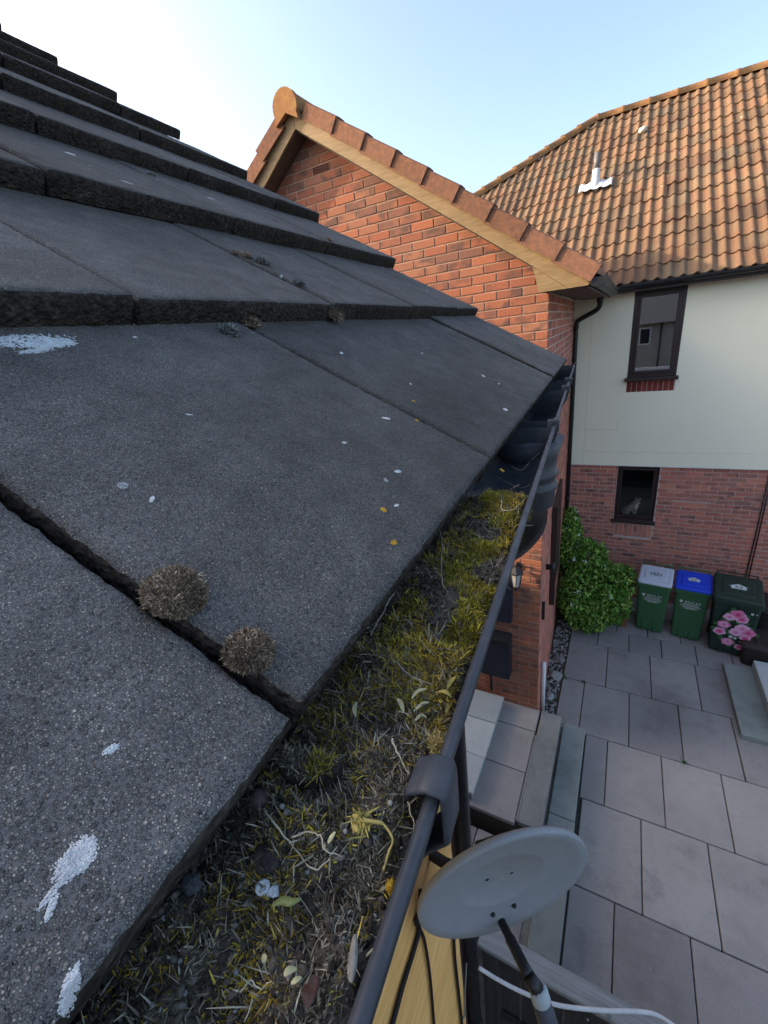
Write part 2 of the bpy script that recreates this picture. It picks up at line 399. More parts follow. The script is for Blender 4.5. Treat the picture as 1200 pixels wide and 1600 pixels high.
rows = [(1.86,2.76,-.27),(2.76,3.66,.31),(3.66,4.55,-.05),(4.55,5.48,.18),(5.48,6.40,-.19),(6.40,6.84,.11),(6.84,7.40,.40),(7.40,8.0,-.10)]
perps = {0:.02, 1:.31, 2:.53, 3:.18, 4:.41, 5:.11, 6:.40, 7:.2}
ROWS = [(1.86,2.76,.31),(2.76,3.66,.53),(3.66,4.55,.18),(4.55,5.48,.41),(5.48,6.40,.11),(6.40,6.86,.40),(6.86,7.42,.22),(7.42,8.0,.40)]
for i, (y0, y1, xp) in enumerate(ROWS):
    xs = xp
    step = .572 if i < 5 else .45
    lo = -.46 if i >= 3 else -.07
    while xs > lo + .12: xs -= step
    x = max(xs, lo)
    nx = xs + step
    while x < 4.2:
        if nx - x > .08:
            if not (x > 1.5 and nx < 1.55): slab(x, nx, y0, y1, ZP, .035, MSLAB, patio)
        x = nx; nx += step
# edging strip of greener slabs beside the gravel bed
# gravel bed
bed = mesh('gravel_bed', [(-.76,4.32,ZP-.02),(-.46,4.32,ZP-.02),(-.46,7.9,ZP-.02),(-.86,7.9,ZP-.02)], [(0,1,2,3)], MSOIL); tag(bed, kind='structure')
gb = []
for i in range(520):
    y = random.uniform(4.36, 6.9); x = random.uniform(-.70, -.48)
    s = random.uniform(.012, .030); gb.append(Matrix.Translation((x, y, ZP-.012+s*.3)) @ Matrix.Rotation(random.uniform(0,6.3), 4, (random.random(), random.random(), 1)) @ Matrix.Diagonal((s, s*random.uniform(.5,.9), s*.6, 1)))
g = blobs('gravel', gb, MSTONE, None, False); tag(g, 'loose grey gravel along the brick side wall', 'gravel', kind='stuff')
for i, (x, y, s) in enumerate([(-.56,4.60,.075),(-.58,5.02,.06),(-.56,5.45,.085),(-.55,5.85,.07)]):
    o = lump('rock', (x, y, ZP+.015), (s, s*1.2, s*.5), MSTONE, None, 11+i, 2, .45, 1.2); o.data.polygons.foreach_set('use_smooth', [False]*len(o.data.polygons))
    tag(o, ['angular pale rock in the gravel nearest the terrace steps','second rock from the terrace in the gravel strip','third rock from the terrace in the gravel strip','rock in the gravel strip beside the leafy shrub'][i], 'rock', 'rocks in the gravel strip')
# grass tufts by the step
bs = np.array([[-.40 + random.gauss(0,.07), 4.38 + random.gauss(0,.025), ZP+.0] for _ in range(160)])
bs[:, 2] = np.where(bs[:, 0] < -.36, ZP+.22, ZP+.0)
MGRS = mat_strand('grass_tuft', [(0, (.10,.12,.03)), (.6, (.19,.19,.06)), (1, (.32,.28,.11))])
o = ribbons('grass_tuft', bs, rng.normal(size=(160,3))*.6 + [0,0,1], rng.uniform(.04,.11,160), np.full(160,.006), MGRS, None, 3, .5)
tag(o, 'yellowish grass tuft growing at the end of the terrace step', 'grass tuft')

for i, (x, y, n_w, lab) in enumerate([(-.44,5.46,40,'small green weed in the patio joint beside the gravel strip'),(-.17,5.47,24,'tiny weed at the corner of the narrow patio slabs'),(.98,4.56,16,'tiny weed in a joint in the middle of the patio')]):
    bs = np.array([[x+random.gauss(0,.02), y+random.gauss(0,.012), ZP] for _ in range(n_w)])
    tag(ribbons('weed', bs, rng.normal(size=(n_w,3))*.8+[0,0,.7], rng.uniform(.02,.05,n_w), np.full(n_w,.012), mat_strand('weed_green_%d' % i, [(0,(.04,.09,.02)),(1,(.10,.18,.04))]), None, 2, .4), lab, 'weed')
# ------------------------------------------------------------------ raised terrace with steps
terr = thing('terrace', 'raised grey slab terrace with concrete coping before the brick gable', 'terrace', (-1.5, 3.5, ZP))
box('base', (-5.0, 2.86, ZP-.05), (-.40, 4.29, ZT-.045), MSOIL, terr, 0)
for (y0, y1) in ((2.80,3.38),(3.38,3.95),(3.95,4.295)):
    for x0 in (-.60-.52, -1.64, -2.16, -2.68, -3.2): slab(x0+.0, x0+.52, y0, y1, ZT, .05, MSLAB, terr)
for (y0, y1) in ((2.83, 4.295),): slab(-.585, -.345, y0, y1, ZT+.004, .06, MCOP, terr, .004)
box('mortar_strip', (-.598, 2.84, ZT-.03), (-.581, 3.9, ZT+.002), MCOP, terr, .002)
stp = thing('step', 'long low concrete step between the terrace and the patio', 'step', (-.2, 3.6, ZP))
for (y0, y1) in ((2.0,2.60),(2.60,3.20),(3.20,4.42)): slab(-.335, -.075, y0, y1, ZT-.22, .06, MSLABG, stp, .004)
box('riser', (-.40, 1.9, ZP-.03), (-.10, 4.40, ZT-.285), MCOP, stp, 0)
ps = thing('door_step', 'pale stone platform of three slabs raised on the terrace', 'step', (-1.3, 3.5, ZT))
for (y0, y1) in ((2.83,3.27),(3.27,3.76),(3.76,4.20)): slab(-1.75, -1.025, y0, y1, ZT+.15, .04, MSLABP, ps, .003)
box('plinth', (-1.75, 2.86, ZT), (-1.05, 4.19, ZT+.108), MCOP, ps, 0)
lows = thing('lower_slabs', 'lower grey slabs in front of the terrace edge', 'paving', (-1.2, 2.4, ZP))
for x0 in (-1.55, -.97): slab(x0, x0+.58, 2.0, 2.78, ZP+.18, .06, MSLAB, lows)
box('base', (-1.55, 2.02, ZP-.05), (-.40, 2.76, ZP+.115), MSOIL, lows, 0)

# ------------------------------------------------------------------ concrete steps, right of the patio
cs = thing('garden_steps', 'pale greenish concrete steps at the right edge of the patio', 'steps', (2, 6, ZP))
box('tread', (1.60, 5.16, ZP), (2.6, 6.50, ZP+.075), MSLABG, cs, .012, 2)
box('tread', (1.93, 5.30, ZP+.078), (2.9, 6.52, ZP+.20), MSLABP, cs, .012, 2)

# ================================================================== BRICKWORK
def visible_gable(p):
    x, y, d = px(p)
    if not (-20 < x < 1220 and -20 < y < 1620): return False
    if y < 572:  return y < 37 + .613*(x-10) + 12
    return x > 868 - (y-665)/3.12 - 14
_brick_cache = {}
def brick_mesh(L, H, mat, var):
    k = (round(L,4), round(H,4), mat.name, var)
    if k not in _brick_cache:
        random.seed(hash((round(L*1000), var)) % 9999)
        bm = bmesh.new(); b = .0035
        ring = [(-L/2, -H/2), (L/2, -H/2), (L/2, H/2), (-L/2, H/2)]
        back = [bm.verts.new((x, -.045, z)) for x, z in ring]
        mid = [bm.verts.new((x+random.uniform(-.001,.001), -b, z+random.uniform(-.001,.001))) for x, z in ring]
        fr = [bm.verts.new((x*(1-2*b/L)+random.uniform(-.001,.001), random.uniform(-.0008,.0008), z*(1-2*b/H)+random.uniform(-.001,.001))) for x, z in ring]
        for A, B in ((back, mid), (mid, fr)):
            for i in range(4): bm.faces.new((A[i], A[(i+1)%4], B[(i+1)%4], B[i]))
        bm.faces.new(fr)
        bmesh.ops.recalc_face_normals(bm, faces=bm.faces[:])
        m = bpy.data.meshes.new('brick'); bm.to_mesh(m); bm.free(); m.materials.append(mat); _brick_cache[k] = m
    return _brick_cache[k]
def brick_wall(parent, origin, r, n, a_len, z0, z1, inside, vis, maxind, mat, mortmat, seed=0, corner=None, holes=(), joint=.011):
    """origin: point at a=0; r: direction along wall; n: outward normal. Courses of 75 mm counted from origin.z"""
    rnd = random.Random(seed); O = Vector(origin); r = Vector(r).normalized(); n = Vector(n).normalized(); up = Vector((0,0,1))
    c0 = int(math.floor((z0-O.z)/.075)); c1 = int(math.ceil((z1-O.z)/.075)); L = []
    for c in range(c0, c1):
        zc = O.z + c*.075 + .0375
        a = 0.0 if corner is None else 0.0
        first = .1125 if c % 2 else .225
        x = 0.0; w_ = first
        while x < a_len:
            x1 = min(x + w_, a_len)
            segs = [(x, x1)]
            for (h0, h1, g0, g1) in holes:
                if g0 < zc < g1:
                    ns = []
                    for s0, s1 in segs:
                        if s1 <= h0 or s0 >= h1: ns.append((s0, s1)); continue
                        if s0 < h0: ns.append((s0, h0))
                        if s1 > h1: ns.append((h1, s1))
                    segs = ns
            for s0, s1 in segs:
                if s1 - s0 < .03: continue
                P = O + r*((s0+s1)/2); P.z = zc
                if inside(P): L.append((P, s1-s0-joint))
            x = x1; w_ = .225
    pri = sorted(range(len(L)), key=lambda i: (not vis(L[i][0]), L[i][0].length))
    V, F = [], []
    B3 = Matrix((r, n, up)).transposed()
    for rank, i in enumerate(pri):
        P, ln = L[i]
        if rank < maxind and vis(P):
            m = brick_mesh(ln, .0645, mat, rnd.randrange(3) if ln > .2 or abs(ln-.1015) < .002 else 0)
            M_ = Matrix.Translation(P + n*rnd.uniform(-.0012,.0012)) @ B3.to_4x4() @ Matrix.Rotation(rnd.uniform(-.004,.004), 4, 'Y')
            put('brick', m, parent, M_)
        else:
            k = len(V); hx, hz, b = ln/2, .03225, .003
            for (dx, dy, dz) in ((-hx,-.04,-hz),(hx,-.04,-hz),(hx,-.04,hz),(-hx,-.04,hz),(-hx,-b,-hz),(hx,-b,-hz),(hx,-b,hz),(-hx,-b,hz),(-hx+b,0,-hz+b),(hx-b,0,-hz+b),(hx-b,0,hz-b),(-hx+b,0,hz-b)):
                V.append(P + r*dx + n*(dy + 0) + up*dz)
            for A, B in ((0,4),(4,8)):
                for q in range(4): F.append((k+A+q, k+A+(q+1)%4, k+B+(q+1)%4, k+B+q))
            F.append((k+8, k+9, k+10, k+11))
    if V:
        o = mesh('brickwork', V, F, mat, parent); o['kind'] = 'stuff'
        bm = bmesh.new(); bm.from_mesh(o.data); bmesh.ops.recalc_face_normals(bm, faces=bm.faces[:]); bm.to_mesh(o.data); bm.free()

# ================================================================== GABLE HOUSE
YG, YB = 4.30, 4.12; XA = -2.88; XC = -.636
def zt(X): return 2.165 - .69*abs(X - XA)          # upper line of verge tiles
gh = thing('house', 'orange brick gable house with timber bargeboard and brown verge tiles', 'house', (XA, 6, ZP))
XL = 2*XA - XC
wall = mesh('gable_wall', [(XL,YG+.006,ZP),(XC-.004,YG+.006,ZP),(XC-.004,YG+.006,zt(XC)-.19),(XA,YG+.006,zt(XA)-.19),(XL,YG+.006,zt(XL)-.19)], [(0,1,2,3,4)], MMORT, gh)
brick_wall(wall, (XC, YG, .215), (-1,0,0), (0,-1,0), XC-XL, ZT-.3, 2.1, lambda p: p.z < zt(p.x)-.20 and not (abs(p.x+2.7735) < .05 and abs(p.z-1.6025) < .02), visible_gable, 300, MBR, MMORT, 3)
# air brick
ab = box('air_brick', (-2.880, YG-.002, 1.5705), (-2.667, YG+.03, 1.6345), MBR, wall, .002)
for i in range(9):
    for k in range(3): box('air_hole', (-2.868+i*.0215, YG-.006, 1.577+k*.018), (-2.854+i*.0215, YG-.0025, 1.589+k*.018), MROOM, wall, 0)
# return (side) wall, seen at a glancing angle
RW0 = Vector((XC, YG, 0)); RW1 = Vector((-.805, 8.0, 0)); rwd = (RW1-RW0).normalized(); rwn = Vector((rwd.y, -rwd.x, 0))
sw = mesh('side_wall', [RW0+Vector((-.004,.004,ZP)), RW1+Vector((-.004,0,ZP)), RW1+Vector((-.004,0,.24)), RW0+Vector((-.004,.004,.24))], [(0,1,2,3)], MMORT2, gh)
brick_wall(sw, RW0+Vector((0,.0,.215))+rwd*.002, rwd, rwn, (RW1-RW0).length, ZP, .215, lambda p: True, lambda p: False, 0, MBR2, MMORT2, 9)
bw = mesh('back_wall', [(XL,YG+.006,ZP),(XL,8,ZP),(XL,8,zt(XL)-.19),(XL,YG+.006,zt(XL)-.19)], [(0,1,2,3)], MMORT2, gh)
# bargeboards
sl_ = Vector((1,0,-.69)).normalized()
def zb(X): return zt(X) - .13
for sgn, nm in ((1, 'bargeboard'), (-1, 'bargeboard')):
    xe = XA + sgn*(XA*-1 - .29) if sgn > 0 else XA - 2.35
    pts = [(XA, zb(XA)), (xe, zb(xe))] + ([(-.325, .216), (-.70, .216), (-.742, zb(-.742)-.146)] if sgn > 0 else [(xe, zb(xe)-.146)]) + [(XA, zb(XA)-.146)]
    if sgn > 0:
        # main board and the eaves box end as two boards with a visible joint
        xj = -.52
        prism('bargeboard', [(x, YB, z) for x, z in [(XA+.002, zb(XA)), (-.29, zb(-.29)), (-.325, .216), (-.470, .216), (-.745, zb(-.745)-.146), (XA+.002, zb(XA)-.146)]], (0,.022,0), MWOODN, gh)
        prism('eaves_box_end', [(x, YB+.003, z) for x, z in [(-.748, zb(-.745)-.1465), (-.473, .216), (-.695, .216)]], (0,.020,0), MWOODN, gh)
    else:
        prism('bargeboard', [(x, YB, z) for x, z in [(XA-.002, zb(XA)), (xe, zb(xe)), (xe, zb(xe)-.146), (XA-.002, zb(XA)-.146)]], (0,.022,0), MWOODN, gh)
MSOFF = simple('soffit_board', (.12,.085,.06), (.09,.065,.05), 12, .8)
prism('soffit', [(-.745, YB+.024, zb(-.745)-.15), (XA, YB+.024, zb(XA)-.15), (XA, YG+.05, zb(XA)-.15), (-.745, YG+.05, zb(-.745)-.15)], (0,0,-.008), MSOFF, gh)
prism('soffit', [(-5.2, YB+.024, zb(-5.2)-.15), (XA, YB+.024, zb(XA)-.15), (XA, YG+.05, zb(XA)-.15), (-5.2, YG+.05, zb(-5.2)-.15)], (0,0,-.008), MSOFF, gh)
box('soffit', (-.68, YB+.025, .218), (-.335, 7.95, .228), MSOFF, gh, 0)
box('fascia', (-.335, YB+.026, .205), (-.315, 7.95, .30), MBRN, gh, .002)
# roof: underlay slab, pantiles, verge tiles, ridge
roof = mesh('roof', [(XA,YB+.03,zt(XA)-.10),(-.27,YB+.03,zt(-.27)-.10),(-.27,8.0,zt(-.27)-.10),(XA,7.25,zt(XA)-.10),(-5.49,YB+.03,zt(-.27)-.10),(-5.49,8.0,zt(-.27)-.10)], [(0,1,2,3),(0,3,5,4),(3,2,5)], MJOINT, gh)
def pantile_mesh(cover=.30, length=.42, th=.020, n=14, amp=.031):
    V, F = [], []
    xs = [cover*1.07*i/n for i in range(n+1)]
    def prof(x):
        ph = (x % (cover/2)) / (cover/2)
        if ph < .50: return amp*.10*math.sin(ph/.5*math.pi)*-1
        return amp*math.sin((ph-.50)/.50*math.pi)**.85
    for row, (y, dz) in enumerate(((0,-th),(0.0,0),(.012,.001),(length,0))):
        for x in xs: V.append((x, y, prof(x) + dz))
    for rr in range(3):
        for i in range(n):
            a_ = rr*(n+1)+i; F.append((a_, a_+1, a_+n+2, a_+n+1))
    m = bpy.data.meshes.new('pantile'); m.from_pydata(V, [], F); m.materials.append(MPAN)
    m.polygons.foreach_set('use_smooth', [i >= n for i in range(len(m.polygons))]); m.update(); return m
PT = pantile_mesh()
def roof_tiles(parent, P0, ax, up, gauge, nrow, cover, ncol, inside, vis, maxind, tilt=.055, name='pantile'):
    ax = Vector(ax).normalized(); up = Vector(up).normalized(); nn = ax.cross(up)
    if nn.z < 0: nn = -nn
    up2 = (up - nn*tilt).normalized(); n2 = ax.cross(up2); n2 = n2 if n2.z > 0 else -n2
    B3 = Matrix((ax, up2, n2)).transposed().to_4x4(); cand = []
    for i in range(nrow):
        for j in range(ncol):
            p = Vector(P0) + up*(i*gauge) + ax*(j*cover)
            c = p + up*(gauge*.5) + ax*(cover*.5)
            if inside(c): cand.append((p, c))
    cand.sort(key=lambda t: (not vis(t[1]), t[1].length))
    rest = bmesh.new()
    for k, (p, c) in enumerate(cand):
        M_ = Matrix.Translation(p + nn*random.uniform(-.004,.005)) @ B3 @ Matrix.Rotation(random.uniform(-.014,.014), 4, 'Z') @ Matrix.Rotation(random.uniform(-.012,.012), 4, 'X')
        if k < maxind and vis(c): put(name, PT, parent, M_)
        else:
            o = bmesh.new(); o.from_mesh(PT); o.transform(M_); tm = bpy.data.meshes.new('t'); o.to_mesh(tm); o.free(); rest.from_mesh(tm); bpy.data.meshes.remove(tm)
    if len(rest.verts): bm_mesh('tile_field', rest, MPAN, parent, True)['kind'] = 'stuff'
    else: rest.free()
upR = Vector((-1,0,.69)).normalized()
roof_tiles(roof, (-.22, YB+.10, zt(-.22)-.06), (0,1,0), upR, .33, 10, .30, 14, lambda c: c.x > XA+.02 and c.y < 7.25 + .75*(c.x-XA)/2.6, lambda p: px(p)[0] > 0, 140)
upL = Vector((1,0,.69)).normalized()
mesh('tile_sheet', [(XA,YB,zt(XA)-.03),(-5.55,YB,zt(-.21)-.03),(-5.55,8.0,zt(-.21)-.03),(XA,7.25,zt(XA)-.03)], [(0,3,2,1)], MPAN, roof)
# cloaked verge tiles
def verge_tile(Xlow, sgn, k):
    L = .355; x0 = Xlow; u = Vector((-sgn, 0, .69)).normalized(); nn = Vector((sgn*.69, 0, 1)).normalized(); P = Vector((x0, YB-.030, zt(x0)))
    y = Vector((0,1,0)); T = .03
    low_up = .016; out = .016
    prof = [(0, 0), (0, -.115), (.012, -.125)]
    bm = bmesh.new()
    def v(s, h, yy): 
        f = 1 - s/L
        return bm.verts.new(P + u*s + nn*(h + low_up*f - .01) + y*(yy - out*f))
    sec = []
    for s in (0, .01, L-.02, L):
        sec.append([v(s, -.130, .030), v(s, -.130, 0), v(s, -.008, 0), v(s, 0, .010), v(s, .004, .05), v(s, .0, .14), v(s, -.02, .14), v(s,-.02,.030)])
    for A, B in zip(sec[:-1], sec[1:]):
        for i in range(8): bm.faces.new((A[i], A[(i+1)%8], B[(i+1)%8], B[i]))
    bm.faces.new(sec[0]); bm.faces.new(sec[-1][::-1]); bmesh.ops.recalc_face_normals(bm, faces=bm.faces[:])
    bm_mesh('verge_tile', bm, MVERGE, roof)
for k in range(9): verge_tile(-.235 - k*.2712, 1, k)
for k in range(9): verge_tile(2*XA + .235 + k*.2712, -1, k)
# ridge tiles with a round block end
def halfround(y0, y1, r, k):
    n = 12; V, F = [], []
    for y, rr in ((y0, r+.008), (y0+.03, r+.008), (y0+.035, r), (y1, r)):
        for i in range(n+1):
            an = math.pi*(-.18 + 1.36*i/n); V.append((XA-.04 + rr*math.cos(an), y, 2.045 + rr*math.sin(an)))
    for q in range(3):
        for i in range(n): a_ = q*(n+1)+i; F.append((a_, a_+1, a_+n+2, a_+n+1))
    return mesh('ridge_tile', V, F, MRIDGE, roof, True)
for k in range(7): halfround(YB-.03+k*.45, YB+.425+k*.45, .128, k)
pts = []
for i in range(17):
    an = math.pi*(-.16 + 1.32*i/16); pts.append((XA-.04+.137*math.cos(an), YB-.062, 2.045+.137*math.sin(an)))
pts += [(XA-.17, YB-.062, 1.93), (XA-.04, YB-.062, 2.0), (XA+.09, YB-.062, 1.93)]
prism('ridge_end_block', pts, (0,.05,0), MRIDGE, roof)
# gutter, its end seen from below, and the offset downpipe in the corner
def halfgutter(name, p0, p1, R, out, mat, parent, th=.003, n=10, bead=.005):
    p0 = Vector(p0); p1 = Vector(p1); d = (p1-p0).normalized(); o = Vector(out).normalized(); z = Vector((0,0,1)); V, F = [], []
    prof = [( R*math.cos(math.pi*i/n), -R*math.sin(math.pi*i/n)) for i in range(n+1)]
    prof2 = [((R-th)*math.cos(math.pi*i/n), -(R-th)*math.sin(math.pi*i/n)) for i in range(n, -1, -1)]
    bd = [(R-th/2 + bead*math.cos(t), bead*.4+bead*math.sin(t)) for t in (math.pi*1.15, math.pi*.85, math.pi*.5, math.pi*.15, -math.pi*.15)]
    pr = prof + prof2 + bd; m = len(pr)
    for p in (p0, p1):
        for x, h in pr: V.append(p + o*x + z*h)
    for i in range(m): F.append((i, (i+1)%m, m+(i+1)%m, m+i))
    F.append(tuple(range(n+1))); F.append(tuple(m+i for i in range(n, -1, -1)))
    return mesh(name, V, F, mat, parent, False)
halfgutter('gutter', (-.258, YB-.02, .262), (-.258, 7.62, .262), .062, (1,0,0), MBLK2, gh)
halfgutter('gutter_union', (-.258, YB-.035, .264), (-.258, YB+.05, .264), .068, (1,0,0), MBLK2, gh)
halfgutter('gutter_union', (-.258, YB+.09, .263), (-.258, YB+.13, .263), .067, (1,0,0), MBLK2, gh)
# downpipe
pt = [Vector((-.435,7.78,.20)), Vector((-.44,7.79,.10)), Vector((-.50,7.81,.04)), Vector((-.70,7.85,-.05)), Vector((-.752,7.86,-.11)), Vector((-.755,7.865,-.30)), Vector((-.757,7.87,ZP+.25))]
dp = tube('downpipe', smoothpath(pt[:6], 4) + [pt[6]], .035, MBLK2, gh, 12)
for z in (-.14, -1.55, -3.0): lathe('pipe_clip', [(0,.041),(.05,.041)], (-.756,7.866,z-.05), (0,0,1), MBLK2, dp, 12)
lathe('hopper', [(0,.036),(.05,.046),(.12,.05),(.16,.05)], (-.435,7.78,.13), (0,0,1), MBLK2, gh, 14)
# things on the side wall
fr = box('door_frame', RW0+rwd*1.02+rwn*.0+Vector((0,0,-3.66)), (-.655, 5.40, -2.30), MBRN, gh, .004)
bpy.data.objects.remove(fr)
def on_side(t0, t1, z0, z1, d0, d1, name, mat, parent, b=.004):
    o = box(name, (0, t0, z0), (d1, t1, z1), mat, parent, b, 1, Matrix.Translation(RW0) @ Matrix((rwn, rwd, (0,0,1))).transposed().to_4x4() @ Matrix.Translation((d0,0,0)))
    return o
on_side(1.03, 1.12, -3.66, -2.2, 0, .07, 'window_jamb', MBRN, gh)
on_side(1.12, 2.2, -3.66, -2.2, -.01, .045, 'window_panel', MBRN, gh)
fl = RW0 + rwd*.49 + Vector((0,0,-2.75))
lathe('flue_terminal', [(0,.035),(.05,.035),(.055,.055),(.10,.055)], fl, rwn, MBLK2, gh, 16)
on_side(.12, .15, -3.26, -3.02, 0, .035, 'cable_box', MBLK2, gh)
V, F = tubegeo([RW0+rwd*.30+rwn*.03+Vector((0,0,z)) for z in (ZP, -4.5, -4.05)], .028, 10); mesh('waste_pipe', V, F, MPAINT, gh, True)
# meter boxes and lantern on the gable face
mb = box('meter_box', (-1.36, YG-.16, -4.055), (-.953, YG-.002, -3.44), simple('meter_box_black', (.018,.021,.030), (.013,.015,.022), 6, .45), gh, .02, 3)
box('lid', (-1.365, YG-.185, -3.475), (-.948, YG-.15, -3.435), MBLK2, mb, .008, 2)
ub = box('meter_cupboard', (-1.45, YG-.10, -3.245), (-.943, YG-.002, -2.70), simple('cupboard_blue_black', (.020,.026,.042), (.014,.018,.028), 6, .5), gh, .008, 2)
box('hinge', (-.965, YG-.112, -2.93), (-.948, YG-.101, -2.90), MBLK2, ub, .001); box('hinge', (-.965, YG-.112, -3.17), (-.948, YG-.101, -3.14), MBLK2, ub, .001)
tube('pipe', [(-1.22, YG-.03, -4.06), (-1.21, YG-.03, ZT+.15)], .018, MBLK2, gh, 10)
lan = thing('wall_lantern', 'black wall lantern with pale glass panes on the brick corner', 'lantern', (-.88, YG, -2.6))
lc = Vector((-.885, YG-.13, 0))
lathe('roof', [(-2.475,.012),(-2.44,.012),(-2.445,.03),(-2.50,.085),(-2.515,.09)][::-1], lc, (0,0,1), MBLK2, lan, 6, False)
lathe('body_bottom', [(-2.765,.004),(-2.74,.014),(-2.715,.02),(-2.70,.045),(-2.69,.045)], lc, (0,0,1), MBLK2, lan, 6, False)
MPANE = simple('lantern_pane', (.46,.44,.40), (.40,.38,.35), 30, .35)
lathe('pane', [(-2.69,.040),(-2.515,.068)], lc, (0,0,1), MPANE, lan, 6, False)
for k in range(6):
    an = 2*math.pi*k/6; d0 = Vector((0,0,1)).orthogonal().normalized(); d1 = Vector((0,0,1)).cross(d0); q = d0*math.cos(an)+d1*math.sin(an)
    tube('bar', [lc+q*.044+Vector((0,0,-2.695)), lc+q*.073+Vector((0,0,-2.51))], .005, MBLK2, lan, 6)
tube('bracket', smoothpath([(-.885,YG-.004,-2.50),(-.885,YG-.05,-2.44),(-.885,YG-.13,-2.44)],4), .009, MBLK2, lan, 8)
lathe('back_plate', [(0,.045),(.014,.04)], (-.885,YG-.001,-2.50), (0,-1,0), MBLK2, lan, 12)

# ================================================================== WHITE RENDERED HOUSE
YW = 8.0
wh = thing('house', 'white rendered house with red brick base and tiled hipped roof', 'house', (2, 10, ZP))
XW0, XW1 = -.82, 5.5
W1 = (.016, .658, -.985, .235); W2 = (.011, .619, -3.42, -2.44)
bwall = []
def wallpiece(name, x0, x1, z0, z1, y, mat, th=.10): return box(name, (x0, y, z0), (x1, y+th, z1), mat, wh, 0)
lw = mesh('brick_wall', [(XW0,YW+.006,ZP),(XW1,YW+.006,ZP),(XW1,YW+.006,-2.43),(XW0,YW+.006,-2.43)], [], MMORT2, wh) if False else None
V = [(XW0,YW+.006,ZP),(W2[0],YW+.006,ZP),(W2[1],YW+.006,ZP),(XW1,YW+.006,ZP),(XW0,YW+.006,W2[2]),(W2[0],YW+.006,W2[2]),(W2[1],YW+.006,W2[2]),(XW1,YW+.006,W2[2]),(XW0,YW+.006,-2.40),(W2[0],YW+.006,-2.40),(W2[1],YW+.006,-2.40),(XW1,YW+.006,-2.40)]
lw = mesh('brick_wall', V, [(0,1,5,4),(1,2,6,5),(2,3,7,6),(4,5,9,8),(6,7,11,10)], MMORT2, wh)
SOL = (.04, .62, -3.745, -3.50)
def vis_low(p):
    x, y, d = px(p); return 880 < x < 1215 and 720 < y < 960
brick_wall(lw, (XW0, YW, -2.4275), (1,0,0), (0,-1,0), XW1-XW0, ZP, -2.42, lambda p: True, vis_low, 300, MBR2, MMORT2, 5, None, ((W2[0]-.002-XW0, W2[1]+.002-XW0, W2[2]-.08, 0), (SOL[0]-.002-XW0, SOL[1]+.002-XW0, SOL[2], SOL[3]+.05)))
B3s = Matrix(((0,0,1),(0,-1,0),(1,0,0))).transposed().to_4x4()
for i in range(8):
    M_ = Matrix.Translation((SOL[0]+.036+i*.0725, YW, (SOL[2]+SOL[3])/2)) @ B3s
    put('soldier_brick', brick_mesh(.225, .062, MBR2, i % 3), lw, M_)
box('mortar_smear', (.85, YW-.004, -3.018), (1.36, YW+.004, -3.004), simple('pale_mortar', (.5,.48,.44), (.4,.38,.35), 20, .95), lw, .001)
# rendered upper wall: main panel, corner strip and bottom strip with fine stop-bead gaps
YR = YW - .035
g_ = .0012
xs_, zs_ = -.54, -2.185
def rend(x0, x1, z0, z1): return box('render_panel', (x0, YR, z0), (x1, YR+.09, z1), MWHITE, wh, 0)
zt_ = .34
rend(XW0, xs_-g_, -2.42, zt_); rend(xs_+g_, XW1, -2.42, zs_-g_)
rend(xs_+g_, W1[0], zs_+g_, zt_); rend(W1[1], XW1, zs_+g_, zt_); rend(W1[0], W1[1], zs_+g_, -1.205); rend(W1[0], W1[1], W1[3], zt_)
box('render_backing', (XW0, YR+.093, -2.42), (W1[0]-.001, YR+.12, zt_), MWHITE, wh, 0); box('render_backing', (W1[1]+.001, YR+.093, -2.42), (XW1, YR+.12, zt_), MWHITE, wh, 0)
box('render_backing', (W1[0]-.0005, YR+.094, -2.42), (W1[1]+.0005, YR+.119, -1.2), MMORT2, wh, 0)
box('drip_bead', (XW0, YR-.003, -2.428), (XW1, YR+.012, -2.418), MPAINT, wh, 0)
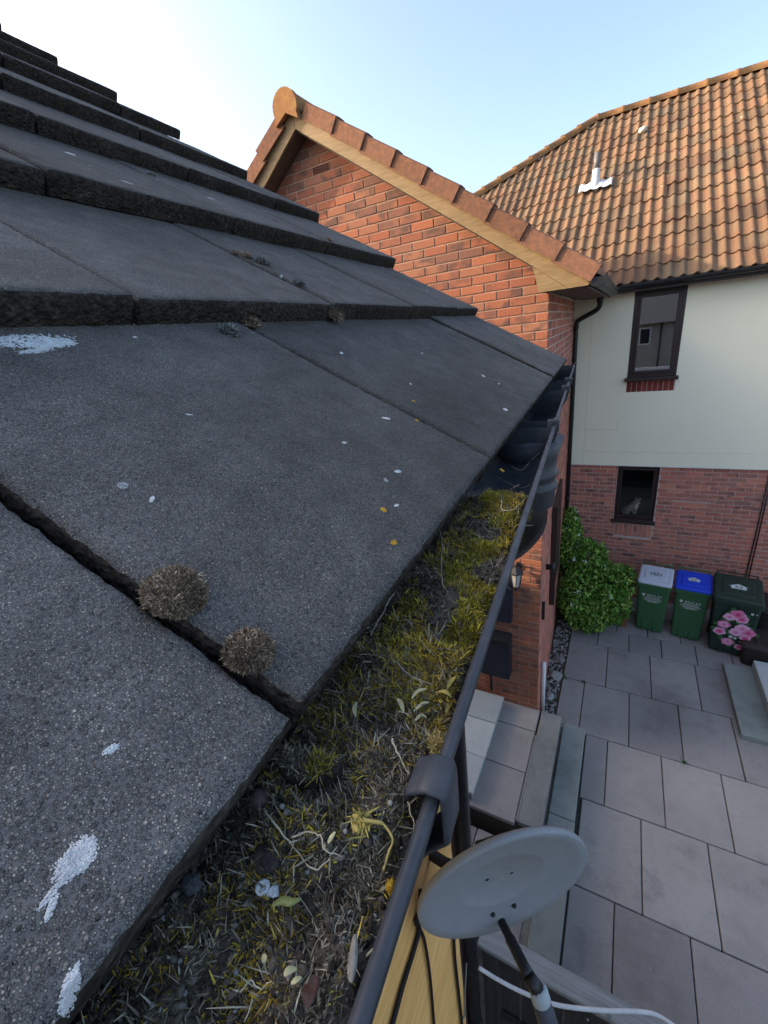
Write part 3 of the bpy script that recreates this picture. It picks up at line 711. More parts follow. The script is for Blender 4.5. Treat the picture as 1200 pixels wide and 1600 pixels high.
# hairline crack
tube('hairline_crack', [(-.54,YR-.0005,-1.80),(-.2,YR-.0005,-1.805),(-.06,YR-.0005,-1.80),(-.055,YR-.0005,-1.66),(-.03,YR-.0005,-1.64)], .0016, simple('crack_grey', (.42,.42,.38), None, 5, .95), wh, 4)
mat_s = simple('soldier_red', (.26,.05,.04), (.17,.045,.04), 30, .9, (190,.4,.003), .15, .3)
box('mortar_bed', (.014, YR+.004, -1.207), (.660, YR+.09, -1.035), MMORT2, wh, 0)
for i in range(9):
    o = box('soldier_brick', (.020+i*.0706, YR-.002, -1.206), (.020+i*.0706+.062, YR+.05, -1.038), mat_s, wh, .002)
def window(W, y, frame_w, glass, sillz, label):
    x0, x1, z0, z1 = W
    wi = prism('window', [(x0,y,z0),(x1,y,z0),(x1,y,z0+frame_w),(x0,y,z0+frame_w)], (0,.06,0), MBRN, wh); wi['label'] = label
    box('frame', (x0, y, z1-frame_w), (x1, y+.06, z1), MBRN, wi, .004); box('frame', (x0, y+.001, z0+frame_w), (x0+frame_w, y+.059, z1-frame_w), MBRN, wi, .004); box('frame', (x1-frame_w, y+.001, z0+frame_w), (x1, y+.059, z1-frame_w), MBRN, wi, .004)
    s = frame_w*.62; i0 = frame_w - .004
    box('sash', (x0+i0, y-.018, z0+i0), (x1-i0, y+.03, z0+i0+s), MBRN, wi, .005, 2); box('sash', (x0+i0, y-.018, z1-i0-s), (x1-i0, y+.03, z1-i0), MBRN, wi, .005, 2)
    box('sash', (x0+i0, y-.017, z0+i0+s), (x0+i0+s, y+.03, z1-i0-s), MBRN, wi, .005, 2); box('sash', (x1-i0-s, y-.017, z0+i0+s), (x1-i0, y+.03, z1-i0-s), MBRN, wi, .005, 2)
    mesh('pane', [(x0+i0+s-.005,y+.008,z0+i0+s-.005),(x1-i0-s+.005,y+.008,z0+i0+s-.005),(x1-i0-s+.005,y+.008,z1-i0-s+.005),(x0+i0+s-.005,y+.008,z1-i0-s+.005)], [(0,1,2,3)], glass, wi)
    box('sill', (x0-.035, y-.075, sillz), (x1+.03, y+.06, z0-.001), MBRN, wi, .008, 2)
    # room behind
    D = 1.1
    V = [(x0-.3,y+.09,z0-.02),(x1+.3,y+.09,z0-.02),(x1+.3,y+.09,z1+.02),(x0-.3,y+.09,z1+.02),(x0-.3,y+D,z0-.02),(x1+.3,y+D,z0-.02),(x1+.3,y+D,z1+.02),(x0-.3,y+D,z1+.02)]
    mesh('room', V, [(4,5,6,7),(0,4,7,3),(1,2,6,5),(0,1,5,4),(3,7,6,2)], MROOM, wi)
    return wi
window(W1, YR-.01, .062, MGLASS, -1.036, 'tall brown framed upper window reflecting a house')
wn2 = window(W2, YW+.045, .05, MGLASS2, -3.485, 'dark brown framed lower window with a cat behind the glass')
for x0, x1 in ((W2[0]-.005, W2[0]+.001), (W2[1]-.001, W2[1]+.005)): box('reveal', (x0, YW-.001, W2[2]-.06), (x1, YW+.10, W2[3]+.03), MMORT2, wn2, 0)
# cables on the brick wall
for dx, r_ in ((0,.009),(.035,.008)): tube('cable', [(2.0+dx, YW-.012, -2.43), (2.005+dx, YW-.012, -3.4), (2.0+dx*1.3, YW-.012, ZP+.3)], r_, MBLK2, wh, 6)
# eaves
box('fascia', (-.72, 7.745, .225), (XW1, 7.765, .375), MBRN, wh, .003); box('soffit', (-.80, 7.766, .24), (XW1, YR, .252), MBRN, wh, 0)
halfgutter('gutter', (-.18, 7.685, .325), (XW1, 7.685, .325), .058, (0,-1,0), MBLK2, wh)
for x in (.1, .95, 1.8, 2.65): halfgutter('gutter_bracket', (x, 7.685, .327), (x+.035, 7.685, .327), .064, (0,-1,0), MBLK2, wh)
# roof
PITCH = math.radians(38); upW = Vector((0, math.cos(PITCH), math.sin(PITCH))); E0 = Vector((0, 7.66, .345))
NR = 16; RID = E0 + upW*(.33*NR)
XR0 = -.93                                   # ridge end
hipdir = Vector((-1.83, -1.2, 0)); hipdir.z = -1.2*math.tan(PITCH)
HE = Vector((XR0, RID.y, RID.z)) + hipdir*((RID.y-7.66)/1.2)
wr = mesh('roof', [tuple(Vector((XR0,RID.y,RID.z-.05))), (XW1,RID.y,RID.z-.05), (XW1,7.66,.295), (HE.x,7.66,.295), (XW1, RID.y+4.1, .295), (HE.x, RID.y+4.1, .295)], [(0,3,2,1),(0,1,4,5),(0,5,3)], MJOINT, wh)
def in_hip(c):
    if c.x > XR0: return c.x < XW1
    t = (RID.y - c.y)/1.2; return c.x > XR0 - 1.83*t + .06
def vis_roof(p):
    x, y, d = px(p); return 740 < x < 1225 and 90 < y < 470 and y < 470
roof_tiles(wr, E0 + Vector((-3.9,0,0)), (1,0,0), upW, .33, NR, .30, 32, in_hip, vis_roof, 300)
k = 0; x = XR0
while x < XW1:
    n = 8; V, F = [], []
    for xx, rr in ((x-.02,.115),(x+.03,.115),(x+.035,.105),(x+.44,.105)):
        for i in range(n+1):
            an = math.pi*(-.05+1.1*i/n); V.append((xx, RID.y+rr*math.cos(an), RID.z-.03+rr*math.sin(an)))
    for q in range(3):
        for i in range(n): a_ = q*(n+1)+i; F.append((a_, a_+1, a_+n+2, a_+n+1))
    mesh('ridge_tile', V, F, MRIDGE, wr, True); x += .44
hd = hipdir.normalized(); hs = hd.cross(Vector((0,0,1))).normalized(); hn = hs.cross(hd); hn = hn if hn.z > 0 else -hn
for k in range(11):
    p0 = Vector((XR0,RID.y,RID.z-.03)) + hd*(k*.36); n = 8; V, F = [], []
    for t, rr in ((.40,.118),(.36,.118),(.355,.106),(0,.100)):
        for i in range(n+1):
            an = math.pi*(-.05+1.1*i/n); V.append(p0 + hd*t + hs*(rr*math.cos(an)) + hn*(rr*math.sin(an)+ .01))
    for q in range(3):
        for i in range(n): a_ = q*(n+1)+i; F.append((a_, a_+1, a_+n+2, a_+n+1))
    mesh('hip_tile', V, F, MRIDGE, wr, True)
# body behind
mesh('side_wall', [(XW1,YW,ZP),(XW1,15,ZP),(XW1,15,.3),(XW1,YW,.3)], [(0,1,2,3)], MMORT2, wh)
# vent pipe on the roof with pale flashing
def on_roof(x, y, lift=0):
    nW = Vector((0,-math.sin(PITCH), math.cos(PITCH))); P = E0 + nW*lift; return onplane(x, y, P, nW)
vp = on_roof(931, 290, .03)
vent = thing('vent_pipe', 'soil vent pipe with white sleeve and pale flashing on tiled roof', 'vent pipe', vp)
lathe('sleeve', [(-.10,.075),(.04,.068),(.23,.058),(.235,.05)], vp, (0,0,1), MLEAD, vent, 16)
lathe('pipe', [(.2,.046),(.46,.046)], vp, (0,0,1), simple('grey_pipe', (.10,.10,.10), (.16,.155,.15), 12, .6), vent, 14)
V, F = [], []
nW = Vector((0,-math.sin(PITCH), math.cos(PITCH)))
for j, s in enumerate((-.16, .06)):
    for i in range(17):
        x = -.26 + .52*i/16; ph = ((x+.03) % .15)/.15; V.append(vp + Vector((x,0,0)) + upW*s + nW*(.022 + (.024*math.sin((ph-.45)/.55*math.pi) if ph > .45 else 0)))
for i in range(16): F.append((i, i+1, 18+i, 17+i))
mesh('flashing', V, F, MLEAD, vent, True)
kp = on_roof(1005, 203, .05); lump('moss_lump', kp, (.07,.05,.055), simple('pale_lump', (.62,.56,.48), (.5,.46,.4), 20, .9), wr, 3, 2, .3)

# cat behind the lower window
MCAT = NT('cat_fur'); pc = MCAT.objc()
c = MCAT.ramp(MCAT.noise(MCAT.pos((30,30,70)), 1, 4), [(.35, (.26,.215,.17)), (.62, (.48,.42,.35))])
MCATm = MCAT.fin(c, .95)
MCATW = simple('cat_white_fur', (.88,.86,.82), (.78,.76,.72), 40, .95)
def skin_body(name, verts, edges, radii, mat, parent=None, sub=2):
    m = bpy.data.meshes.new(name); m.from_pydata([tuple(v) for v in verts], edges, []); o = bpy.data.objects.new(name, m); COL.objects.link(o)
    md = o.modifiers.new('skin', 'SKIN')
    for i, r in enumerate(radii): m.skin_vertices[0].data[i].radius = r if hasattr(r, '__len__') else (r, r)
    m.skin_vertices[0].data[0].use_root = True
    s = o.modifiers.new('sub', 'SUBSURF'); s.levels = sub; s.render_levels = sub
    dg = bpy.context.evaluated_depsgraph_get(); me = bpy.data.meshes.new_from_object(o.evaluated_get(dg)); bpy.data.objects.remove(o)
    me.materials.clear(); me.materials.append(mat); me.polygons.foreach_set('use_smooth', [True]*len(me.polygons))
    return put(name, me, parent)
cat = thing('cat', 'tabby cat with white chest sitting behind the lower window glass', 'cat', (.29, 8.22, -3.40))
C0 = Vector((.29, 8.22, -3.37))
vb = [(-.09,.02,.075),(-.02,0,.095),(.035,-.02,.15),(.055,-.03,.205),(.075,-.05,.245),(.09,-.075,.238),  # rump, mid, chest, neck, head, muzzle
      (.058,-.045,.09),(.064,-.055,.0),(.03,-.04,.09),(.035,-.055,.0),   # front legs
      (-.08,-.05,.03),(-.03,-.075,.005),(-.14,.02,.03),(-.15,-.05,.012),(-.08,-.10,.012),   # hind foot, tail
      (.045,-.035,.275),(.040,-.04,.312),(.105,-.04,.275),(.116,-.045,.310)]
eb = [(0,1),(1,2),(2,3),(3,4),(4,5),(2,6),(6,7),(2,8),(8,9),(0,10),(10,11),(0,12),(12,13),(13,14),(4,15),(15,16),(4,17),(17,18)]
rb = [.085,.075,.062,.045,.052,.026,.026,.018,.026,.018,.045,.022,.024,.018,.012,.022,.005,.022,.005]
skin_body('body', [C0+Vector(v) for v in vb], eb, rb, MCATm, cat)
lump('chest_fur', C0+Vector((.063,-.068,.155)), (.030,.022,.07), MCATW, cat, 4, 2, .15); lump('muzzle_fur', C0+Vector((.094,-.092,.228)), (.022,.018,.018), MCATW, cat, 5, 2, .1)
for dx in (.068,.098): lump('eye', C0+Vector((dx,-.098,.258)), .0055, MBLK2, cat, 1, 1, 0)
box('inner_sill', (.0, 8.12, -3.40), (.62, 8.42, -3.375), MWOODD, wn2, .003)

# ================================================================== BINS, SHRUB, CHEST
MBG = mat_plastic('bin_green', (.036,.120,.046), .5, .15, (.08,.10,.07)); MBD = mat_plastic('bin_dark_green', (.014,.034,.024), .5, .15, (.05,.06,.05))
MLW = mat_plastic('lid_pale_grey', (.55,.59,.66), .5, .12, (.45,.46,.46)); MLB = mat_plastic('lid_blue', (.006,.055,.62), .45, .06, (.1,.15,.4))
MPRINT = simple('white_print', (.62,.66,.60), (.55,.58,.54), 30, .7); MNUM = simple('black_print', (.02,.02,.022), None, 30, .7); MSTK = simple('sticker_white', (.62,.68,.64), (.56,.60,.58), 30, .6)
def text_mesh(s, size, mat, name, M_, parent, extrude=.0005):
    cu = bpy.data.curves.new(name, 'FONT'); cu.body = s; cu.size = size; cu.align_x = 'CENTER'; cu.align_y = 'CENTER'; cu.extrude = extrude
    o = bpy.data.objects.new(name, cu); COL.objects.link(o)
    dg = bpy.context.evaluated_depsgraph_get(); me = bpy.data.meshes.new_from_object(o.evaluated_get(dg)); bpy.data.objects.remove(o)
    me.materials.clear(); me.materials.append(mat); return put(name, me, parent, M_)
def loft(name, secs, mat, parent, mw, smooth=False, cap=True):
    V, F = [], []; n = len(secs[0])
    for s in secs: V += s
    for i in range(len(secs)-1):
        for k in range(n): F.append((i*n+k, i*n+(k+1)%n, (i+1)*n+(k+1)%n, (i+1)*n+k))
    if cap: F.append(tuple(range(n))[::-1]); F.append(tuple((len(secs)-1)*n+k for k in range(n)))
    return mesh(name, V, F, mat, parent, smooth, mw)
def rrect(w_, d, z, r, cx=0, cy=0, n=3, tz=0):
    P = []
    for sx, sy, a0 in ((1,1,0),(-1,1,90),(-1,-1,180),(1,-1,270)):
        for i in range(n+1):
            an = math.radians(a0 + 90*i/n); x = cx + sx*(w_/2-r) + r*math.cos(an); y = cy + sy*(d/2-r) + r*math.sin(an)
            P.append((x, y, z + tz*(y-cy)))
    return P
def wheelie(label, loc, rot, W, D, H, body, lid, flowers=False, bar=None, sticker='white'):
    t = thing('wheelie_bin', label, 'wheelie bin', loc, 'wheelie bins against the brick wall')
    M_ = Matrix.Translation(loc) @ Matrix.Rotation(rot, 4, 'Z')
    b = W*.80; bd = D*.70
    secs = [rrect(b*.96, bd*.96, .03, .03, 0, -.02), rrect(b, bd, .06, .035, 0, -.02), rrect(W*.93, D*.93, H*.88, .035), rrect(W*.93, D*.93, H*.90, .035), rrect(W*1.0, D, H*.905, .03), rrect(W*1.0, D, H*.955, .03), rrect(W*.94, D*.94, H*.96, .03)]
    loft('body', secs, body, t, M_)
    for sx in (-1, 1):   # strengthening ribs at the foot of the front
        o = box('rib', (sx*b*.20-.03, -bd/2-.035, .035), (sx*b*.20+.03, -bd/2+.01, H*.36), body, t, .012, 2, M_)
    hz = H*.965
    l_ = loft('lid', [rrect(W*.98, D*.98, hz, .04, 0, 0, 4, .06), rrect(W*1.0, D*1.0, hz+.008, .045, 0, 0, 4, .06), rrect(W*.99, D*.99, hz+.03, .045, 0, 0, 4, .06), rrect(W*.90, D*.90, hz+.045, .05, 0, 0, 4, .06)], lid, t, M_)
    pz = hz + .046
    loft('lid_panel', [rrect(W*.66, D*.62, pz-.004, .03, 0, 0, 3, .06), rrect(W*.62, D*.58, pz+.010, .03, 0, 0, 3, .06)], lid, l_, M_)
    for sx in (-1, 1): box('hinge', (sx*W*.38-.02, D/2-.02, hz-.02), (sx*W*.38+.02, D/2+.05, hz+.03), body, t, .006, 1, M_)
    V, F = tubegeo([M_ @ Vector(p) for p in smoothpath([(-W*.42,D/2+.0,hz-.01),(-W*.42,D/2+.07,hz+.045),(-W*.38,D/2+.075,hz+.05),(0,D/2+.075,hz+.05),(W*.38,D/2+.075,hz+.05),(W*.42,D/2+.07,hz+.045),(W*.42,D/2,hz-.01)],3)], .012, 8)
    mesh('handle', V, F, bar or body, t, True)
    for sx in (-1, 1):
        wl = Vector((sx*b*.46, bd/2, .10)); V, F = lathegeo([(-.025,.085),(-.02,.10),(.02,.10),(.025,.085)], wl, (1,0,0), 18); V = [M_ @ v for v in V]; mesh('wheel', V, F, MBLK2, t)
    # house number sticker on the lid
    tl = math.atan(.06)
    S = M_ @ Matrix.Translation((0, -D*.02, pz+.0115)) @ Matrix.Rotation(tl, 4, 'X')
    s = W*.30
    hp = [(-.5,-.32),(.5,-.32),(.5,.05),(.68,.05),(.0,.46),(-.68,.05),(-.5,.05)]
    if sticker == 'white':
        k_ = mesh('number_sticker', [(x*s, y*s, 0) for x, y in hp] , [tuple(range(7))], MSTK, l_, False, S)
        text_mesh('52', s*.55, MNUM, 'number', S @ Matrix.Translation((0,-.05*s,.0012)), l_)
    else:
        bm = bmesh.new(); ring = [(x*s, y*s) for x, y in hp]; inn = [(x*s*.84, y*s*.84) for x, y in hp]
        A = [bm.verts.new((*p, 0)) for p in ring]; B = [bm.verts.new((*p, 0)) for p in inn]
        for i in range(7): bm.faces.new((A[i], A[(i+1)%7], B[(i+1)%7], B[i]))
        bm_mesh('number_sticker', bm, MNUM, l_, False, S); text_mesh('52', s*.55, MNUM, 'number', S @ Matrix.Translation((0,-.05*s,.0012)), l_)
    slope = math.atan2((D*.93-bd)/2 + .02, H*.84)
    Fm = M_ @ Matrix.Translation((0, -bd/2-.02, .06)) @ Matrix.Rotation(math.pi/2 + slope, 4, 'X')   # local x right, y up the front, z outwards
    if not flowers:
        text_mesh('BEXLEY', .062, MPRINT, 'council_name', Fm @ Matrix.Translation((.025, H*.70, .004)), t); mesh('council_crest', [(x-.125, y+H*.70, .004) for x, y in ((-.02,.026),(.02,.026),(.022,0),(.0,-.03),(-.022,0))], [(0,1,2,3,4)], MPRINT, t, False, Fm)
        for yy, ww, tx in ((H*.655,.20,''), (H*.625,.26,''), (H*.595,.21,''), (H*.572,.14,'')):
            mesh('print_line', [(-ww/2,yy,.004),(ww/2,yy,.004),(ww/2,yy+.011,.004),(-ww/2,yy+.011,.004)], [(0,1,2,3)], MPRINT, t, False, Fm)
    else:
        fl_ = [(.02,.66,.085),(-.06,.60,.065),(.07,.60,.07),(-.10,.46,.07),(-.13,.33,.068),(.10,.45,.08),(.17,.40,.075),(.04,.37,.07),(.15,.30,.06),(-.02,.18,.07),(.11,.13,.05)]; fl_ = [(x*1.08, y, r*1.22) for x, y, r in fl_]
        PK = [simple('petal_pink_a', (.72,.10,.26), (.62,.05,.18), 50, .6), simple('petal_pink_b', (.80,.28,.46), (.70,.16,.36), 50, .6), simple('petal_pink_c', (.86,.50,.66), (.78,.38,.55), 50, .6), simple('leaf_print', (.03,.11,.04), (.05,.16,.06), 30, .6)]
        for i, (x, y, r) in enumerate(fl_):
            for q in range(3):   # leaves behind
                an = i*1.7+q*2.2; cx, cy = x+r*1.05*math.cos(an), y*H/.93+r*1.05*math.sin(an)
                mesh('printed_leaf', [(cx+.035*math.cos(an+d), cy+.035*math.sin(an+d)*1.0, .003+.0002*i) for d in (0,1.2,2.4,3.14,4.2,5.3)], [tuple(range(6))], PK[3], t, False, Fm)
            for ring in range(3):
                rr = r*(1-.32*ring); np_ = 9; V = []
                for j in range(36):
                    an = 2*math.pi*j/36; k = 1 - .16*abs(math.sin(an*2.5+ring+i)); V.append((x+rr*k*math.cos(an), y*H/.93+rr*k*math.sin(an)*.92, .0045+.0004*i+.0012*ring))
                mesh('printed_rose', V, [tuple(range(36))], PK[(2-ring+ (i % 2)) % 3 if ring else 2 - (i % 3 == 0)], t, False, Fm)
        for x, y, r in ((.17,.72,.022),(.10,.68,.014),(.22,.72,.012),(.0,.28,.03),(.05,.27,.024),(.12,.22,.02)):
            mesh('printed_blossom', [(x+r*math.cos(an)*(1-.3*(q%2)), y*H/.93+r*math.sin(an)*(1-.3*(q%2)), .011) for q, an in enumerate([2*math.pi*j/10 for j in range(10)])], [tuple(range(10))], MPRINT, t, False, Fm)
    return t
R_ = math.radians(-7)
wheelie('green wheelie bin with pale grey lid, nearest the shrub', Vector((.70,7.22,ZP)), R_, .47, .54, .98, MBG, MLW, False, MBG, 'black')
wheelie('green wheelie bin with bright blue lid in the middle', Vector((1.20,7.19,ZP)), R_, .47, .54, .98, MBG, MLB, False, MBG)
wheelie('dark green wheelie bin with pink roses printed on its front', Vector((1.72,7.06,ZP)), R_, .58, .70, 1.03, MBD, MBD, True)

# shrub
MLEAF = mat_strand('shrub_leaf', [(0, (.045,.115,.016)), (.4, (.105,.235,.034)), (.75, (.19,.345,.050)), (1, (.36,.47,.11))], .55)
sh = thing('shrub', 'large leafy green shrub with small white flowers in the corner', 'shrub', (-.35, 7.1, ZP))
lobes = [((-.40,6.95,-4.45),(.34,.50,.50)), ((-.05,7.1,-4.35),(.36,.45,.48)), ((-.62,7.50,-3.85),(.22,.35,.62)), ((-.25,6.75,-4.68),(.36,.30,.30)), ((-.35,7.35,-4.0),(.36,.35,.42)), ((.14,7.0,-4.55),(.24,.34,.36)), ((-.66,7.62,-3.5),(.16,.25,.36)), ((.22,7.15,-4.2),(.2,.3,.3))]
pts_, nrm_ = [], []
for (c_, r_) in lobes:
    n_ = int(2300 * (r_[0]*r_[2]/.17)**.9)
    d = rng.normal(size=(n_,3)); d /= np.linalg.norm(d, axis=1)[:,None]
    rad = rng.uniform(.55, 1.0, n_)**.5 * (1 + .22*np.array([noise.noise(Vector(q)*3.1+Vector(c_)) for q in d]))
    pts_.append(np.array(c_) + d*np.array(r_)*rad[:,None]); nrm_.append(d)
pts_ = np.concatenate(pts_); nrm_ = np.concatenate(nrm_)
ok = (pts_[:,2] > ZP+.02) & (pts_[:,1] < 7.92) & (pts_[:,0] > -.64-.045*(pts_[:,1]-4.3)); pts_, nrm_ = pts_[ok], nrm_[ok]
side = np.cross(nrm_, rng.normal(size=nrm_.shape)*.6+[0,0,1])
dirs = nrm_*.35 + rng.normal(size=nrm_.shape)*.55 + [0,0,-.15]
ribbons('foliage', pts_, dirs, rng.uniform(.035,.075,len(pts_)), rng.uniform(.028,.050,len(pts_)), MLEAF, sh, 2, .25, True, 0, side + rng.normal(size=side.shape)*.3)
for k in range(5): tube('stem', smoothpath([(-.45+.08*k,7.2,ZP),( -.5+.1*k,7.2-.05*k,-4.6),(-.6+.14*k,7.3-.1*k,-4.1)],3), [.022,.021,.019,.017,.014,.011,.008], MWOODD, sh, 7)
fb = []
for i in range(70):
    j = int(rng.integers(len(pts_))); p = pts_[j]
    if p[2] < -4.45 or nrm_[j][1] > .35 or p[0] > .1: continue
    fb.append(p + nrm_[j]*.03)
MFLW = simple('white_petal', (.84,.86,.82), (.72,.74,.70), 60, .7)
bmf = []
for p in fb:
    for q in range(8):
        o_ = Vector(p) + Vector((random.gauss(0,.020), random.gauss(0,.020), random.gauss(0,.015))); r_ = random.uniform(.008,.015)
        bmf.append(Matrix.Translation(o_) @ Matrix.Diagonal((r_,r_,r_*.6,1)))
blobs('flowers', bmf, MFLW, sh)['kind'] = 'stuff'

wb = box('wooden_board', (.275, 7.02, ZP), (.365, 7.06, ZP+.72), MWOODB, None, .004); tag(wb, 'narrow brown wooden board standing between shrub and bins', 'board')
MCHEST = mat_plastic('chest_brown', (.030,.020,.018), .55, .2, (.09,.08,.07))
ch = thing('storage_chest', 'dark brown lidded garden chest beside the rose bin', 'chest', (2.2, 6.85, ZP))
Mc = Matrix.Translation((2.22, 6.83, ZP)) @ Matrix.Rotation(math.radians(-7), 4, 'Z')
loft('body', [rrect(.72,.46,.0,.05), rrect(.76,.50,.30,.05)], MCHEST, ch, Mc); lid_ = loft('lid', [rrect(.80,.54,.302,.06), rrect(.82,.56,.33,.06), rrect(.80,.54,.355,.07), rrect(.70,.44,.375,.07)], MCHEST, ch, Mc)
for x in (-.22, 0, .22): box('rib', (x-.02,-.22,.372), (x+.02,.22,.385), MCHEST, lid_, .004, 1, Mc)
bk = thing('wicker_planter', 'dark woven planter standing behind the brown chest', 'planter', (2.25, 7.4, ZP))
for k in range(14):
    V, F = lathegeo([(.0,.27+.004*k),(.022,.285+.004*k),(.045,.27+.004*k)], (2.27,7.42,ZP+.045*k), (0,0,1), 26); mesh('weave_ring', V, F, MCHEST, bk, True)

# ================================================================== NEIGHBOURS OUTSIDE THE FRAME (left house added for its shadow, opposite house mirrored)
shade_house = thing('house', 'unseen low house added beyond the left edge to shade the brick gable', 'house', (-13, 0, ZP))  # added out of view; ridge height set so its shadow covers the lower gable
prism('walls', [(-9.2,-9,ZP),(-16.8,-9,ZP),(-16.8,-9,-.05),(-13,-9,2.75),(-9.2,-9,-.05)], (0,14.5,0), MMORT2, shade_house)
prism('roof', [(-8.8,-9.2,-.25),(-13,-9.2,2.92),(-17.2,-9.2,-.25),(-17.2,-9.2,-.35),(-13,-9.2,2.82),(-8.8,-9.2,-.35)], (0,14.9,0), MPAN, shade_house)
oh = thing('house', 'brown brick house across the street behind the viewer', 'house', (2, -16, ZP))
MOPP = simple('grey_brown_wall', (.40,.36,.32), (.34,.31,.28), 3, .9); MOPR = simple('slate_roof', (.16,.165,.17), (.12,.125,.13), 6, .7)
box('walls', (-6, -22, ZP), (10, -15, -.75), MOPP, oh, 0)
prism('roof', [(-6.5,-14.6,-.85),(-6.5,-18.5,2.4),(-6.5,-22.4,-.85)], (17,0,0), MOPR, oh)
for x in (.45, 3.4):
    box('window_frame', (x, -14.97, -2.0), (x+.62, -14.93, -1.05), MPAINT, oh, .01); box('pane', (x+.08, -14.95, -1.92), (x+.54, -14.92, -1.13), MROOM, oh, 0)
tube('downpipe', [(1.55,-14.93,-.8),(1.55,-14.93,ZP)], .04, MBLK2, oh, 8)
box('garden_wall', (-6,-13.4,ZP), (10,-13.2,-3.1), MPAINT, oh, .02)

# ================================================================== OUR HOUSE: GREY TILED ROOF IN THE FOREGROUND
GA, TH = -.0496, .5983; GAU = .345; DROP = .032; VERGE = 1.597
O0 = Vector((-.0981, 0, -.1322)); EE = Vector((math.sin(GA), math.cos(GA), 0)); UU = Vector((-math.cos(TH)*math.cos(GA), math.cos(TH)*math.sin(GA), math.sin(TH))); NN = EE.cross(UU)
DEL = math.atan(DROP/GAU)
def T(s, b, c): return O0 + EE*s + UU*b + NN*c
def tilept(k, s, y, z): return T(s, k*GAU + y*math.cos(DEL) + z*math.sin(DEL), -y*math.sin(DEL) + z*math.cos(DEL))
ow = thing('house', 'near house with dark grey concrete roof tiles and clogged black gutter', 'house', (-3.5, -1, ZP))
rf = mesh('roof', [T(-2.5,-.01,-.075), T(VERGE-.05,-.01,-.075), T(VERGE-.05,4.75,-.075), T(-2.5,4.75,-.075)], [(0,1,2,3)], MJOINT, ow)
def axis_pts(L, step, r, fine_edge=True):
    n = max(3, int(L/step)); return [0, r*.35] + [r + (L-2*r)*i/n for i in range(n+1)] + [L-r*.35, L]
def nz(p, f): return noise.noise(p*f)
def make_tile(k, s0, s1, seed, step, amp, lift=0.0, tiltx=0.0):
    th = .0325; r = .0045; L = .42; w_ = s1-s0
    nx = max(3, int(w_/step)); ny = max(3, int(L/step))
    X = [(0,-th), (0,-r), (r*.3,-r*.3)] + [(r+(w_-2*r)*i/nx, 0) for i in range(nx+1)] + [(w_-r*.3,-r*.3), (w_,-r), (w_,-th)]
    Y = [(.003,-th), (.001,-th*.66), (0,-th*.36), (0,-r), (r*.3,-r*.3)] + [(r+(L-r)*(i/ny)**1.0, 0) for i in range(ny+1)]
    V = []; off = Vector((seed*1.7, seed*.9, 0))
    for yy, zy in Y:
        for xx, zx in X:
            z = max(-th, zx + zy) if (zx == 0 or zy == 0) else max(-th, min(zx, zy))
            q = Vector((s0+xx, k*GAU+yy, z)); q2 = q + off
            edge = 1.0 if (xx < .002 or xx > w_-.002 or yy < .004) else 0.0
            dz = .0016*nz(q2, 6) + amp*(.0005*nz(q2, 95) + .0006*nz(q2, 230))
            dx = edge*amp*(.0008*nz(q2+Vector((9,0,0)), 45) + .0010*nz(q2+Vector((9,0,0)), 220)) 
            dy = (1.0 if yy < .004 else 0)*amp*(.0010*nz(q2+Vector((0,7,0)), 25) + .0013*nz(q2+Vector((0,7,0)), 190))
            V.append(tilept(k, s0+xx+dx, yy+dy, z + dz*(1 if z > -th+.001 else .3) + lift + tiltx*(xx/w_-.5)))
    nX = len(X); F = []; MI = []
    for j in range(len(Y)-1):
        for i in range(nX-1):
            F.append((j*nX+i, j*nX+i+1, (j+1)*nX+i+1, (j+1)*nX+i))
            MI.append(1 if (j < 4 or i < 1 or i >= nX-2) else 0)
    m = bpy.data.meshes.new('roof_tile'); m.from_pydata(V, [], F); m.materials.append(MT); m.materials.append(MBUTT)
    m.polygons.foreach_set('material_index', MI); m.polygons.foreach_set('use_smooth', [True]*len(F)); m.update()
    return put('roof_tile', m, rf)
rt = random.Random(21)
for k in range(13):
    js = [.09 + .35*i for i in range(-6, 4)] if k % 2 == 0 else [.295 + .35*i for i in range(-7, 4)]
    js = [j for j in js if j > -2.1] + [VERGE]
    for q, (s0, s1) in enumerate(zip(js[:-1], js[1:])):
        if s1 < -.9: continue
        near = (k == 0 and -.3 < s0 < .5) ; mid = k <= 1 and -.1 < s0 < 1.0
        step = .0032 if near else (.0065 if mid else .014)
        g0 = g1 = .0028
        if k == 0:
            if abs(s0-.09) < .01: g0 = .0030
            if abs(s1-.09) < .01: g1 = .0028
            if abs(s0-.79) < .01: g0 = .0002
            if abs(s1-.79) < .01: g1 = .0002
        lift = rt.uniform(-.0015,.0015) + (.0034 if (k == 0 and abs(s0-.09) < .01) else (.0042 if k == 0 and abs(s0-.44) < .01 else (.0040 if k == 0 and abs(s0-.79) < .01 else (.0075 if k == 0 and abs(s0-1.14) < .01 else 0))))
        make_tile(k, s0+g0, s1-g1, k*17+q, step, 1.0 if (near or mid) else 1.3, lift, rt.uniform(-.002,.002))
# ridge and far slope (out of sight)
RT = T(0, 4.55, 0)
mesh('far_slope', [T(-2.5,4.6,-.02), T(VERGE,4.6,-.02), T(VERGE,4.6,-.02)+Vector((-3.75,0,-2.55)), T(-2.5,4.6,-.02)+Vector((-3.75,0,-2.55))], [(0,1,2,3)], MT, rf)
